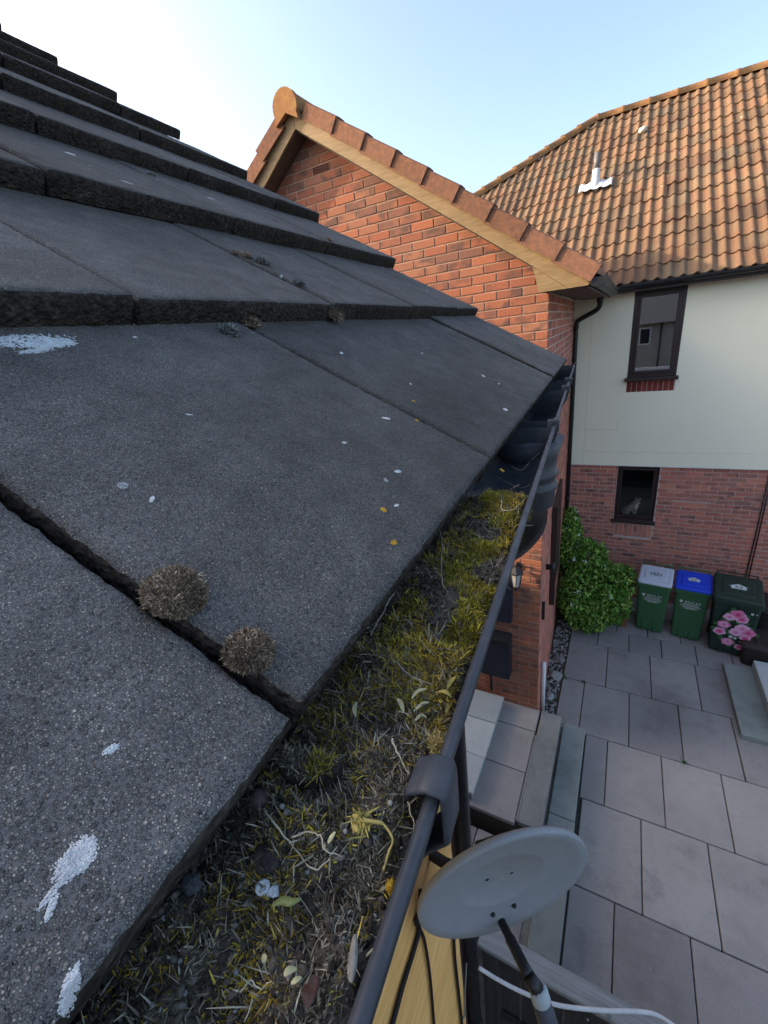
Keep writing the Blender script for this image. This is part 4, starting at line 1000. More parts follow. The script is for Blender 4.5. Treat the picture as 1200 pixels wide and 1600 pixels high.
# body of the house under the roof
WI = .33
def HP(t, inset, z): p = O0 + EE*t - Vector((math.cos(GA), -math.sin(GA), 0))*inset; return Vector((p.x, p.y, z))
WE = 1.13
mesh('wall', [HP(-6,WI,ZP), HP(WE,WI,ZP), HP(WE,WI,-.35), HP(-6,WI,-.35), HP(WE,7.4,ZP), HP(WE,7.4,-.35), HP(WE,3.8,2.3), HP(-6,7.4,ZP), HP(-6,7.4,-.35), HP(-6,3.8,2.3)], [(0,1,2,3),(1,4,5,6,2),(0,3,9,8,7)], simple('brown_brickish_wall', (.16,.09,.07), (.12,.07,.055), 12, .9, (60,.4,.004)), ow)
prism('cladding_panel', [HP(-.6,WI-.005,-3.35), HP(.985,WI-.005,-3.35), HP(.985,WI-.005,-.38), HP(-.6,WI-.005,-.38)], Vector((math.cos(GA),-math.sin(GA),0))*.02, MWOODC, ow)
prism('fascia_board', [HP(-2.4,.062,-.37), HP(VERGE-.02,.062,-.37), HP(VERGE-.02,.062,-.168), HP(-2.4,.062,-.168)], -Vector((math.cos(GA),-math.sin(GA),0))*.02, MWOODC, ow)
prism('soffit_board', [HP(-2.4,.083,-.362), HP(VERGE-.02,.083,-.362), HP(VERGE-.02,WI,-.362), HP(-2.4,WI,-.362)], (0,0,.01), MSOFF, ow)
# ------------------------------------------------------------------ gutter
AX = Vector((-.0705, 1, 0)).normalized(); AO = Vector((AX.y, -AX.x, 0)); GR = .056; ZL = -.150
def lip(y, c=0.0, z=ZL): return Vector((-.040-.0705*y, y, z)) - AO*c
gt = halfgutter('gutter', lip(-.6, GR, ZL-.002), lip(1.645, GR, ZL-.002), GR, AO, MBLK, ow, .0022, 20, .0027)
gt.data.polygons.foreach_set('use_smooth', [True]*len(gt.data.polygons))
halfgutter('stop_end', lip(1.63, GR, ZL-.001), lip(1.655, GR, ZL-.001), GR+.005, AO, MBLK, gt, .004, 18, .005)
for y0, y1 in ((.685,.735),(1.06,1.085),(1.20,1.255)):
    u_ = halfgutter('gutter_union', lip(y0, GR, ZL-.001), lip(y1, GR, ZL-.001), GR+.0045, AO, MBLK, gt, .0085, 18, .0055)
    bmx = bevbox_bm((-.011,-.004,-.012), (.006,.004,.007), .002, 2)
    bm_mesh('clip', bmx, MBLK, gt, True, Matrix.Translation(lip(y0+.006, 0, ZL+.003)) @ Matrix((AO, AX, (0,0,1))).transposed().to_4x4())
# running outlet below the gutter
oc = lip(.72, .045, 0)
ol = lathe('running_outlet', [(-.290,.0445),(-.288,.047),(-.262,.047),(-.258,.0515),(-.252,.0515),(-.248,.047),(-.240,.047),(-.236,.0515),(-.230,.0515),(-.226,.048),(-.205,.050),(-.175,.058)], (oc.x, oc.y, 0), (0,0,1), MBLK, ow, 28)
sp_ = smoothpath([(oc.x,oc.y,-.28),(oc.x,oc.y,-.33),(oc.x-.06,oc.y+.06,-.42),(-.40,1.03,-.66),(-.441,1.072,-.76),(-.441,1.072,-1.0),(-.441,1.072,ZP+.1)], 4)
dpp = tube('downpipe', sp_, .034, MBLK2, ow, 14)
for z in (-1.15, -2.4, -3.6): lathe('pipe_clip', [(0,.039),(.045,.039)], (-.441,1.072,z), (0,0,1), MBLK2, dpp, 14)
# support bracket whose clip folds over the gutter lip
def bracket(y0, y1):
    pr = []
    Rb = GR + .004
    # outer path: from inside hook, over the lip, down the outside, round below to the fascia
    path = [(-.0112,-.0008), (-.0102,.0022), (-.0080,.0030), (-.0056,.0050), (-.0030,.0062), (.0026,.0062), (.0044,.0050), (.0048,.0020), (.0048,-.010), (.0046,-.020)]
    c0 = -GR
    path += [(c0 + (Rb+.001)*math.cos(t), -(Rb+.001)*math.sin(t)) for t in [math.pi*x for x in (.15,.22,.30,.40,.5,.62,.75,.88,1.0)]]
    th = .0026; V, F = [], []; n = len(path); nrm = []
    for i in range(n):
        a0 = path[max(i-1,0)]; a1 = path[min(i+1,n-1)]; dx, dz = a1[0]-a0[0], a1[1]-a0[1]; l_ = math.hypot(dx,dz); nrm.append((-dz/l_, dx/l_))
    for y in (y0, y0+.0012, y1-.0012, y1):
        e_in = .0008 if y in (y0, y1) else 0
        for (x, z), (nx, nz_) in zip(path, nrm): p = lip(y, 0, ZL); V.append(p + AO*(x - nx*0 + nx*(-e_in)) + Vector((0,0,z + nz_*(-e_in))))
        for (x, z), (nx, nz_) in zip(path, nrm): p = lip(y, 0, ZL); V.append(p + AO*(x - nx*(th-e_in)) + Vector((0,0,z - nz_*(th-e_in))))
    m_ = 2*n
    for s in range(3):
        for i in range(n-1):
            F.append((s*m_+i, s*m_+i+1, (s+1)*m_+i+1, (s+1)*m_+i)); F.append((s*m_+n+i, (s+1)*m_+n+i, (s+1)*m_+n+i+1, s*m_+n+i+1))
        F.append((s*m_, (s+1)*m_, (s+1)*m_+n, s*m_+n)); F.append((s*m_+n-1, s*m_+m_-1, (s+1)*m_+m_-1, (s+1)*m_+n-1))
    for s in (0, 3):
        for i in range(n-1): F.append((s*m_+i, s*m_+n+i, s*m_+n+i+1, s*m_+i+1))
    o = mesh('gutter_bracket', V, F, MBLK, gt, True)
    bm = bmesh.new(); bm.from_mesh(o.data); bmesh.ops.recalc_face_normals(bm, faces=bm.faces[:]); bm.to_mesh(o.data); bm.free()
    return o
bracket(.0870, .1025)
# ------------------------------------------------------------------ moss bed in the gutter
def bedz(c, y):
    """height of the debris, c = distance in from the lip"""
    v = Vector((c*1.0, y, 0))
    h = ZL - .0085 - .10*max(0, c-.03)*1.0 + .0075*noise.noise(v*34) + .0048*noise.noise(v*80+Vector((3,1,0))) + .0016*noise.noise(v*240)
    if c < .010: h -= (.010-c)*.5
    end = .435 + .012*noise.noise(Vector((c*60, 0, 4)))
    if y > end-.03: h -= (y-(end-.03))**2*16 + (y-(end-.03))*.20
    return h
NXb, NYb = 60, 300; V, F = [], []
for j in range(NYb+1):
    y = -.14 + .62*j/NYb
    for i in range(NXb+1):
        c = .0015 + .108*i/NXb
        z = bedz(c, y); zg = ZL-.002 - math.sqrt(max(0, (GR-.003)**2-(c-GR)**2))
        V.append(lip(y, c, max(z, zg-.002)))
for j in range(NYb):
    for i in range(NXb): a_ = j*(NXb+1)+i; F.append((a_, a_+1, a_+NXb+2, a_+NXb+1))
bedo = mesh('gutter_debris', V, F, MSOIL, None, True); tag(bedo, 'dark rotted debris filling the near part of the gutter', 'debris', kind='stuff')
def scatter(n, y0, y1, c0, c1, dens=None, power=1.0):
    out = []
    tries = 0
    while len(out) < n and tries < n*12:
        tries += 1
        y = y0 + (y1-y0)*random.random()**power; c = c0 + (c1-c0)*random.random()
        if dens and random.random() > dens(c, y): continue
        if y > .452: continue
        p = lip(y, c, bedz(c, y)); out.append((p.x, p.y, p.z))
    return np.array(out)
def clump(c, y): return max(0, min(1, .35 + 2.6*noise.noise(Vector((c*40, y*32, 2.2)))))
def near_y(y): return max(.0, min(1, (y-.09)/.06))
MM1 = mat_strand('moss_green', [(0, (.085,.080,.008)), (.5, (.21,.185,.018)), (.85, (.38,.31,.035)), (1, (.55,.46,.09))])
MM2 = mat_strand('moss_olive_gold', [(0, (.17,.105,.012)), (.5, (.36,.245,.025)), (1, (.58,.45,.08))])
MM3 = mat_strand('thatch_brown', [(0, (.040,.034,.025)), (.5, (.13,.110,.078)), (.85, (.26,.225,.16)), (1, (.44,.39,.29))])
MM4 = mat_strand('straw_pale', [(0, (.22,.19,.13)), (.6, (.38,.34,.24)), (1, (.55,.50,.38))])
def strands(name, n, y0, y1, c0, c1, dens, L, W, mat, up, label, spread=1.0, curl=.5, power=1.0, lift=0.0):
    b = scatter(n, y0, y1, c0, c1, dens, power)
    if lift: b[:, 2] += lift
    d = rng.normal(size=b.shape)*spread + [0,0,up]
    near_f = np.clip(.42 + b[:, 1]*2.6, .42, 1.0)
    o = ribbons(name, b, d, rng.uniform(L*.5, L*1.3, len(b))*near_f, rng.uniform(W*.6, W*1.25, len(b)), mat, None, 3, curl)
    return tag(o, label, 'moss', kind='stuff')
strands('moss', 46000, .02, .45, .008, .066, lambda c, y: clump(c, y)*(1 if c < .042 else .18)*(.08+.92*near_y(y)), .0018, .00085, MM1, .6, 'green moss growing along the gutter lip', 1.0, .95)
strands('moss', 26000, .0, .44, .008, .062, lambda c, y: max(0, .05+1.9*noise.noise(Vector((c*36, y*30, 8.5))))*(.35+.65*near_y(y))*(1 if c < .045 else .3), .0018, .00085, MM2, .6, 'golden olive moss patches in the gutter', 1.0, .95)
strands('moss', 36000, -.05, .45, .008, .10, lambda c, y: 1.0, .0026, .00050, MM3, .4, 'dark brown dead moss thatch in the gutter', 1.0, .9)
strands('moss', 1700, -.02, .43, .006, .060, lambda c, y: .3 + .7*(y < .12), .0044, .00060, MM4, .35, 'pale dry straw bits scattered over the moss', 1.0, 1.2, 1.4)
strands('moss', 30000, -.06, .16, .009, .085, lambda c, y: 1.0, .0030, .00060, MM3, .3, 'matted fibrous dead moss in the nearest stretch of gutter', 1.0, 1.2)
strands('moss', 9000, -.05, .17, .009, .075, lambda c, y: max(0, .25+1.6*noise.noise(Vector((c*70, y*70, 5.5)))), .0028, .00060, MM2, .3, 'thin olive moss wisps in the nearest stretch of gutter', 1.0, 1.2)
gb = []
for i in range(4200):
    y = -.04 + .49*random.random()**1.2; c = random.uniform(.006, .10); s = random.uniform(.0006, .0018); p = lip(y, c, bedz(c, y)+s*.2)
    gb.append(Matrix.Translation(p) @ Matrix.Rotation(random.random()*6, 4, (random.random(),random.random(),random.random()+.01)) @ Matrix.Diagonal((s*random.uniform(.8,1.6), s, s*random.uniform(.5,.9), 1)))
N = NT('crumb'); cc = N.ramp(N.n('ShaderNodeNewGeometry').outputs['Random Per Island'], [(0,(.018,.015,.012)),(.6,(.055,.046,.036)),(.9,(.11,.095,.075)),(1,(.22,.20,.17))])
tag(blobs('soil_crumbs', gb, N.fin(cc, .95, None, .1)), 'dark soil crumbs among the gutter moss', 'soil', kind='stuff')
# small grit
gb = []
for i in range(420):
    y = -.02 + .45*random.random()**1.3; c = random.uniform(.008, .075); s = random.uniform(.0004, .0012); p = lip(y, c, bedz(c, y)+s*.4)
    gb.append(Matrix.Translation(p) @ Matrix.Diagonal((s, s*random.uniform(.6,1), s*random.uniform(.5,.9), 1)))
tag(blobs('grit', gb, MSTONE), 'loose pale grit washed off the tiles into the gutter', 'grit', kind='stuff')

# tan cushion by the bracket
def cushion(name, c, n_, r, h, mat, coremat, label, nstr, L, W, cat='moss cushion', parent=None):
    t = thing(name, label, cat, c) if parent is None else parent
    n_ = Vector(n_).normalized(); a1 = n_.orthogonal().normalized(); a2 = n_.cross(a1)
    d = rng.normal(size=(nstr,3)); d[:,2] = np.abs(d[:,2]); d /= np.linalg.norm(d, axis=1)[:,None]
    ir = np.array([1+.12*noise.noise(Vector(q)*2.2+Vector(c)*40) for q in d])
    D = d[:,0:1]*np.array(a1) + d[:,1:2]*np.array(a2) + d[:,2:3]*np.array(n_)
    B = np.array(c) + (d[:,0:1]*np.array(a1)*r + d[:,1:2]*np.array(a2)*r + d[:,2:3]*np.array(n_)*h)*ir[:,None]*.92
    bm = bmesh.new(); bmesh.ops.create_icosphere(bm, subdivisions=3, radius=1)
    for v in bm.verts:
        q = v.co.copy(); q.z = max(q.z, -.15); k = .93*(1+.12*noise.noise(v.co*2.2+Vector(c)*40)); v.co = Vector(c) + (a1*q.x*r + a2*q.y*r + n_*q.z*h)*k
    bm_mesh('mound', bm, coremat, t, True)
    ribbons('shoots', B, D + rng.normal(size=D.shape)*.75, rng.uniform(L*.6,L*1.2,nstr), rng.uniform(W*.7,W*1.2,nstr), mat, t, 3, .7)
    return t

# --- single pieces lying in the gutter
ZD = -.1615
def gp_(x, y, dz=0.0):
    p = onz(x, y, ZD)
    for _ in range(3):
        c = (-.040-.0705*p.y - p.x)/AO.x; z = min(max(bedz(max(c, .0), p.y), -.19), -.152) + .0012; p = onz(x, y, z)
    return p + Vector((0,0,dz))
MSTR = mat_strand('dry_stalk', [(0, (.42,.37,.26)), (1, (.42,.37,.26))]); MSTY = simple('yellow_stalk', (.48,.36,.11), (.36,.26,.08), 400, .7); MTW = simple('twig_grey', (.30,.27,.22), (.20,.18,.15), 300, .85, (800,.4,.001))
MYEL = simple('leaf_yellow', (.50,.38,.09), (.34,.27,.08), 300, .6); MPALE = simple('leaf_pale', (.58,.54,.30), (.46,.42,.22), 300, .6); MGRN = simple('pod_green', (.28,.30,.10), (.20,.22,.06), 300, .5); MBRL = simple('leaf_brown', (.13,.055,.035), (.075,.04,.03), 300, .5); MORL = simple('lichen_orange', (.55,.26,.02), (.45,.30,.03), 500, .95, (900,.6,.001))
def stalk(name, pts, r, mat, label, cat='straw', dz=.002, arch=.0):
    P = [gp_(x, y, dz) for x, y in pts]
    n = len(P)
    for i, p in enumerate(P): p.z += arch*math.sin(math.pi*i/(n-1))
    sp = smoothpath(P, 4); rr = [r*.52*(1-.55*i/(len(sp)-1))*(1+.55*noise.noise(p*700)) for i, p in enumerate(sp)]
    sp = [p + Vector((noise.noise(p*420), noise.noise(p*420+Vector((7,0,0))), .5*noise.noise(p*420+Vector((0,9,0)))))*.0009 for p in sp]
    o = tube(name, sp, rr, mat, None, 6); return tag(o, label, cat)
stalk('dry_stalk', [(415,1275),(440,1308),(470,1345),(488,1367),(505,1366),(517,1352)], .0008, MSTR, 'long pale stalk curling like a hook below the broken tile', 'stalk', .0035)
stalk('dry_stalk', [(460,1320),(485,1316),(505,1325),(515,1345),(540,1350)], .0007, MSTR, 'short pale stalk crossing the hooked stalk', 'stalk', .004, .002)
stalk('dry_stalk', [(462,1322),(455,1345)], .0005, MSTR, 'thin pale stalk end beneath the crossing stalks', 'stalk', .003)
stalk('twig', [(618,938),(604,962),(602,968),(592,985),(582,1007)], .0011, MTW, 'straight knotted grey twig tucked under the tile edge', 'twig', .006)
stalk('twig', [(688,838),(693,862),(690,890),(694,925),(698,934)], .0007, MTW, 'thin crooked twig lying in the dark far part of the debris', 'twig', .006)
stalk('twig', [(621,1046),(640,1066),(655,1075),(674,1082)], .0007, MTW, 'pale thin twig slanting across the olive moss', 'twig', .005)
stalk('dry_stalk', [(614,1165),(622,1185),(632,1205),(640,1222)], .0008, MSTR, 'pale stiff stalk just left of the bracket', 'stalk', .004)
stalk('dry_stalk', [(640,1262),(645,1290),(652,1315)], .0006, MSTR, 'dry stalk hanging below the bracket beside the lip', 'stalk', .003)
stalk('dry_stalk', [(785,790),(784,805),(792,808),(805,805),(812,795)], .0009, MSTR, 'looped pale stalk in the far moss by the lip', 'stalk', .006)
stalk('dry_stalk', [(800,735),(815,742),(828,728),(845,712)], .0009, MSTR, 'pale stalk at the far end of the moss', 'stalk', .006)
stalk('dry_stalk', [(775,750),(795,762),(815,770),(828,764)], .0010, MTW, 'grey forked stalk across the far moss', 'stalk', .006)
stalk('dry_stalk', [(380,1560),(395,1545),(410,1552),(428,1545)], .0005, MSTR, 'wiry pale root at the bottom of the gutter', 'stalk', .003)
stalk('dry_stalk', [(398,1575),(392,1592),(384,1605)], .0005, MSTR, 'wiry pale root end near the lower picture edge', 'stalk', .003)
def sliver(name, pts, w, mat, label, cat, dz=.003, fold=.25):
    P = smoothpath([gp_(x, y, dz) for x, y in pts], 4); n = len(P); V, F = [], []
    for i, p in enumerate(P):
        t = (P[min(i+1,n-1)]-P[max(i-1,0)]).normalized(); s = t.cross(Vector((0,0,1))).normalized(); f = i/(n-1); ww = w*(math.sin(math.pi*(.1+.8*f)))
        V += [p - s*ww*.5 + Vector((0,0,ww*fold)), p, p + s*ww*.5 + Vector((0,0,ww*fold)), p - Vector((0,0,.0004))]
    for i in range(n-1):
        a_ = i*4; b_ = a_+4; F += [(a_,a_+1,b_+1,b_),(a_+1,a_+2,b_+2,b_+1),(a_+3,a_,b_,b_+3),(a_+2,a_+3,b_+3,b_+2)]
    return tag(mesh(name, V, F, mat, None, True), label, cat)
sliver('wood_sliver', [(558,1472),(556,1500),(553,1530),(552,1548)], .0026, MTW, 'flat pale wood sliver lying along the gutter near the lip', 'wood sliver', .004, .05)
sliver('leaf', [(446,1531),(455,1526),(466,1521)], .0019, MPALE, 'pale yellow oval leaf, upper of the pair at the bottom', 'leaf', .002, .6)
sliver('leaf', [(457,1544),(466,1540),(474,1534)], .0014, MPALE, 'pale yellow oval leaf, lower of the pair at the bottom', 'leaf', .002, .6)
sliver('leaf', [(414,1514),(417,1508),(420,1502)], .0022, MPALE, 'tiny pale leaf left of the oval pair', 'leaf')
sliver('seed_pod', [(428,1424),(445,1418),(458,1420),(473,1414)], .0026, MGRN, 'slender green seed pod right of the white lichen cups', 'seed pod')
sliver('leaf', [(484,1585),(488,1568),(494,1552),(497,1534)], .0040, MBRL, 'shiny brown bud leaf at the bottom of the gutter', 'leaf', .003, .5)
sliver('leaf', [(516,1330),(521,1322),(527,1312)], .0016, MPALE, 'small pale husk beside the stalk ends', 'leaf', .004)
for i, pp in enumerate([[(645,1100),(655,1090),(668,1085)],[(648,1120),(662,1110),(672,1106)],[(650,1135),(660,1128),(668,1130)],[(700,1085),(706,1075),(712,1068)],[(685,1090),(697,1092),(706,1098)],[(700,1100),(702,1112),(698,1122)],[(560,1105),(556,1118),(558,1128)],[(622,1100),(628,1110),(632,1122)]]):
    sliver('leaf', pp, .0022 if i > 2 else .0017, MYEL if i in (3,4,5) else MPALE, ['pale green curled leaf, top of the three left of the yellow leaves','pale green curled leaf, middle of three in the moss','pale green curled leaf, lowest of three in the moss','yellow leaf standing up against the gutter lip','yellow leaf lying flat beside the lip','bright yellow leaf pointing at the bracket','small pale leaf deep in the middle of the moss','pale curled leaf left of the three green ones'][i], 'leaf', .003, .7)
# shrivelled yellow flower with its stalk
yf = thing('withered_flower', 'shrivelled yellow flower with a bent stalk by the bracket', 'flower', gp_(575, 1292))
q = gp_(566, 1292, .003)
bb = np.tile(np.array(q), (90,1)) + rng.normal(size=(90,3))*[.0016,.0013,.0006]
ribbons('petals', bb, rng.normal(size=(90,3))*[1,1,.5] + [-.2,.1,.3], rng.uniform(.0008,.0018,90), rng.uniform(.0006,.0010,90), MYEL, yf, 3, 1.3)
P = smoothpath([gp_(x, y, .0045) for x, y in ((570,1295),(588,1298),(602,1302),(616,1325),(610,1345),(602,1373))], 4)
tube('stalk', P, [.00065 if i < 8 else .00042 for i in range(len(P))], MSTY, yf, 6)
for i in range(4): lump('crumpled_petal', q + Vector((random.gauss(0,.0013), random.gauss(0,.0011), .0003)), (.0016,.0011,.0008), MYEL, yf, 60+i, 3, .8, 2.6)
# lichens, pebbles and bits
lc_ = thing('lichen', 'white cup lichen on the dark debris', 'lichen', gp_(417,1395))
q = gp_(414,1396,.001); lathe('cup', [(0,.0008),(.0016,.0022),(.0026,.0024),(.0026,.0016),(.0014,.0008)], q, (0,0,1), MLICH, lc_, 14); lump('crust', gp_(427,1396,.0006), (.0022,.0024,.0012), MLICH, lc_, 7, 2, .6, 2.5)
tag(lump('lichen', gp_(612,1389,.001), (.0017,.0022,.0018), MORL, None, 8, 3, .6, 3), 'bright orange lichen crumb against the gutter lip', 'lichen')
for i, (x, y, s) in enumerate([(441,1262,.0013),(449,1272,.0015),(444,1281,.0009),(540,1300,.0009),(610,1256,.0010),(470,1300,.0011)]):
    tag(lump('pebble', gp_(x, y, s*.3), (s, s*.9, s*.8), simple('pebble_pale_%d' % i, (.36,.34,.30), (.24,.23,.21), 500, .9), None, 20+i, 2, .3), ['white pebble, top of three beside the broken tile','white pebble, middle and largest of three by the broken tile','small white pebble, lowest of three by the broken tile','pale pebble left of the withered flower','rounded pale pebble left of the bracket','pale pebble between the stalks and the tile edge'][i], 'pebble')
cushion('soil_lump', gp_(572, 1368, -.001), (0,0,1), .0085, .0045, MM3, MSOIL, 'dark fibrous lump of soil below the withered flower', 2600, .0012, .0005, 'soil lump')
for i, (x, y, s, lab) in enumerate([(300,1385,.0036,'blue grey stone wedged beneath the near tile edge'),(418,1345,.0052,'dark flat stone beside the hooked stalk'),(405,1250,.0045,'brown dead leaf lump under the tile corner')]):
    o = lump('stone', gp_(x, y, .001), (s, s*.8, s*.55), [simple('stone_blue_grey', (.10,.105,.11), (.05,.052,.055), 500, .95, (900, .9, .002)), MBUTT, simple('lump_brown', (.10,.075,.065), (.06,.045,.04), 200, .9)][i], None, 30+i, 3, .28, 1.4); tag(o, lab, 'stone')
# broken rounded tile fragment with moss on top
fc = gp_(478, 1212, .0050); frg = thing('tile_fragment', 'rounded broken tile fragment with moss on top', 'tile fragment', fc)
Vf, Ff = [], []; nA = 26
for z, rr in ((-.006,1.0),(-.0015,1.03),(0.0005,.95)):
    for i in range(nA):
        an = math.pi*(1.05 + 1.0*i/(nA-1)) ; k = rr*(1+.05*noise.noise(Vector((i*.5,z*300,1)))); v = AO*(math.cos(an)*.0150*k) + AX*(math.sin(an)*.0105*k + .004)
        Vf.append(fc + v + Vector((0,0,z + .003)))
Ff = [tuple(range(nA))[::-1], tuple(range(2*nA, 3*nA))] + [(r_*nA+i, r_*nA+(i+1)%nA, (r_+1)*nA+(i+1)%nA, (r_+1)*nA+i) for r_ in (0,1) for i in range(nA)]
mesh('slab_piece', Vf, Ff, MBUTT, frg)
nb_ = 1500; an = rng.uniform(math.pi*1.03, math.pi*2.02, nb_); rr = np.sqrt(rng.uniform(0,1,nb_))*.93
bb = np.array(fc)[None] + np.outer(np.cos(an)*rr*.0150, np.array(AO)) + np.outer(np.sin(an)*rr*.0105+.004, np.array(AX)) + [0,0,.0034]
ribbons('moss_cover', bb, rng.normal(size=(nb_,3))*.9+[0,0,.9], rng.uniform(.001,.0026,nb_), np.full(nb_,.0005), MM3, frg, 2, .6)
sel = bb[(bb @ np.array(AO) > np.array(fc) @ np.array(AO)+.004)][:260]
ribbons('moss_tuft', sel, rng.normal(size=sel.shape)*.7+[0,0,1.2], rng.uniform(.002,.004,len(sel)), np.full(len(sel),.0006), MM1, frg, 2, .5)
MMB = mat_strand('moss_brown', [(0, (.080,.055,.036)), (.45, (.225,.160,.105)), (.85, (.39,.29,.195)), (1, (.56,.44,.31))]); MMT = mat_strand('moss_tan', [(0, (.30,.21,.07)), (.6, (.46,.36,.14)), (1, (.58,.48,.22))])
MCORE = simple('moss_core', (.018,.014,.011), (.04,.032,.025), 200, 1.0, (500,.8,.002)); MMG = mat_strand('moss_grey', [(0, (.06,.06,.055)), (.6, (.16,.16,.15)), (1, (.42,.43,.42))])
cushion('moss_cushion', gp_(685,1166,.001), (0,0,1), .0042, .0030, MMT, MCORE, 'small tan moss cushion touching the bracket and lip', 1500, .0012, .0006)
# ------------------------------------------------------------------ on the tiles
from mathutils.bvhtree import BVHTree
_V, _F = [], []
for o_ in [o for o in COL.objects if o.name.startswith('roof_tile')]:
    k0 = len(_V); me = o_.data; co = np.empty(len(me.vertices)*3, np.float32); me.vertices.foreach_get('co', co); _V += [tuple(v) for v in co.reshape(-1,3)]
    fi = np.empty(len(me.polygons)*4, np.int32); me.polygons.foreach_get('vertices', fi); _F += [tuple(int(i)+k0 for i in f) for f in fi.reshape(-1,4)]
TB = BVHTree.FromPolygons(_V, _F)
TN = (NN*math.cos(DEL) + UU*math.sin(DEL)).normalized()
def on_tile(x, y, lift=.0005):
    h = TB.ray_cast(Vector((0,0,0)), ray(x, y).normalized())
    if h[0] is not None: return h[0] + TN*lift, TN, 0
    return on_tile_flat(x, y, lift)
def drop_tile(p):
    h = TB.ray_cast(p + TN*.02, -TN, .05); return h[0] if h[0] is not None else p
def on_tile_flat(x, y, lift=.0005):
    for k in range(0, 12):
        P = tilept(k, 0, 0, lift); n_ = (NN*math.cos(DEL) + UU*math.sin(DEL)).normalized(); p = onplane(x, y, P, n_); b = (p-O0).dot(UU)
        if b <= (k+1)*GAU + (.012 if k == 0 else .004): return p, n_, k
    return p, n_, k
p, n_, k = on_tile(272, 930); cushion('moss_cushion', p, n_, .0132, .0100, MMB, MCORE, 'large round brown moss cushion on the open tile joint', 12000, .0011, .00085)
p, n_, k = on_tile(388, 1022); cushion('moss_cushion', p, n_, .0098, .0080, MMB, MCORE, 'smaller brown moss cushion lower on the open tile joint', 9000, .0010, .00080)
for i, (x, y, r, mt, lab) in enumerate([(410,411,.014,MMG,'pale grey furry moss tuft on the second tile row'),(386,402,.009,MMB,'dark moss tuft left of the pale grey tuft'),(368,396,.006,MMB,'tiny dark moss tuft, leftmost above the pale one'),(467,443,.009,MMG,'flat grey moss tuft right of the pale one'),(358,520,.011,MMG,'grey moss tuft below the thick tile edge'),(515,376,.008,MMB,'dark moss speck high on the third tile row'),(520,494,.016,MMB,'dark moss lump hanging from the thick tile edge'),(392,508,.012,MMB,'ragged moss hanging from the tile edge at middle'),(238,274,.008,MMG,'tiny moss tuft on the fourth tile row')]):
    p, n_, k = on_tile(x, y); cushion('moss_tuft', p, n_, r, r*.55, mt, MCORE, lab, 500, r*.28, .0007, 'moss tuft')
def splat(x, y, rx, ry, rot, mat, label, seed, name='bird_dropping'):
    p, n_, k = on_tile(x, y, .0004); a1 = EE; a2 = n_.cross(EE); r0 = random.Random(seed); bm = bmesh.new(); c_, s_ = math.cos(rot), math.sin(rot)
    bm.free(); g = min(max(.0004, min(rx, ry)*.11), .0011); cnt = int(min(900, 2.6*rx*ry*3.14/(g*g))); L_ = []; B = Matrix((a1, a2, n_)).transposed().to_4x4()
    for i in range(cnt):
        f = math.sqrt(r0.random()); an = r0.random()*6.2832; f *= 1 + .45*noise.noise(Vector((math.cos(an)*1.7, math.sin(an)*1.7, seed*1.3))) + .25*noise.noise(Vector((math.cos(an)*6, math.sin(an)*6, seed*1.3)))
        if f > .6 and r0.random() < (f-.6)*1.9: continue
        xx, yy = rx*f*math.cos(an), ry*f*math.sin(an); q = drop_tile(p + a1*(xx*c_-yy*s_) + a2*(xx*s_+yy*c_)) + n_*(.0002*r0.random())
        gg = g*r0.uniform(.6,1.25)*(1 if f < .75 else .7)
        L_.append(Matrix.Translation(q) @ B @ Matrix.Rotation(r0.random()*6, 4, 'Z') @ Matrix.Diagonal((gg*r0.uniform(1,1.5), gg, gg*.30, 1)))
    o = blobs(name, L_, mat, rf); o['label'] = label
splat(120,1342,.0062,.0042,.15,MDROP,'white bird dropping on the near tile',1); splat(86,1390,.0050,.0008,.12,MDROP,'thin white streak of the near dropping',2); splat(80,1418,.0030,.0009,.6,MDROP,'lower end of the white streak',3)
splat(109,1545,.0050,.0017,.64,MDROP,'elongated white dropping at the lower tile corner',4)
splat(30,532,.040,.011,.0,MLICH,'broad white lichen patch below the thick tile edge',5,'lichen_patch'); splat(78,536,.022,.009,.1,MLICH,'right lobe of the white lichen patch',6,'lichen_patch'); splat(55,548,.014,.004,.1,MLICH,'lower lobe of the white lichen patch',9,'lichen_patch')
for i, (x, y, r) in enumerate([(174,1171,.0026),(604,654,.006),(756,588,.008),(534,552,.005),(296,648,.0025),(238,780,.003),(660,552,.004),(211,527,.003),(538,692,.003),(622,737,.004),(790,640,.006),(598,418,.008),(668,455,.006),(715,450,.006),(570,385,.008),(440,432,.005),(200,285,.01),(110,240,.012),(330,310,.01),(620,790,.003),(780,600,.004),(642,600,.003)]):
    splat(x, y, r, r*random.uniform(.35,.7), random.uniform(-.6,.6), MDROP if i % 3 else MLICH, 'small white speck on a dark tile', 40+i)
for i, (x, y) in enumerate([(616,848),(600,797),(647,627),(652,657),(785,735)]):
    splat(x, y, .0032, .0022, i, MORL, 'tiny orange lichen spot on a dark tile', 80+i, 'lichen_spot')

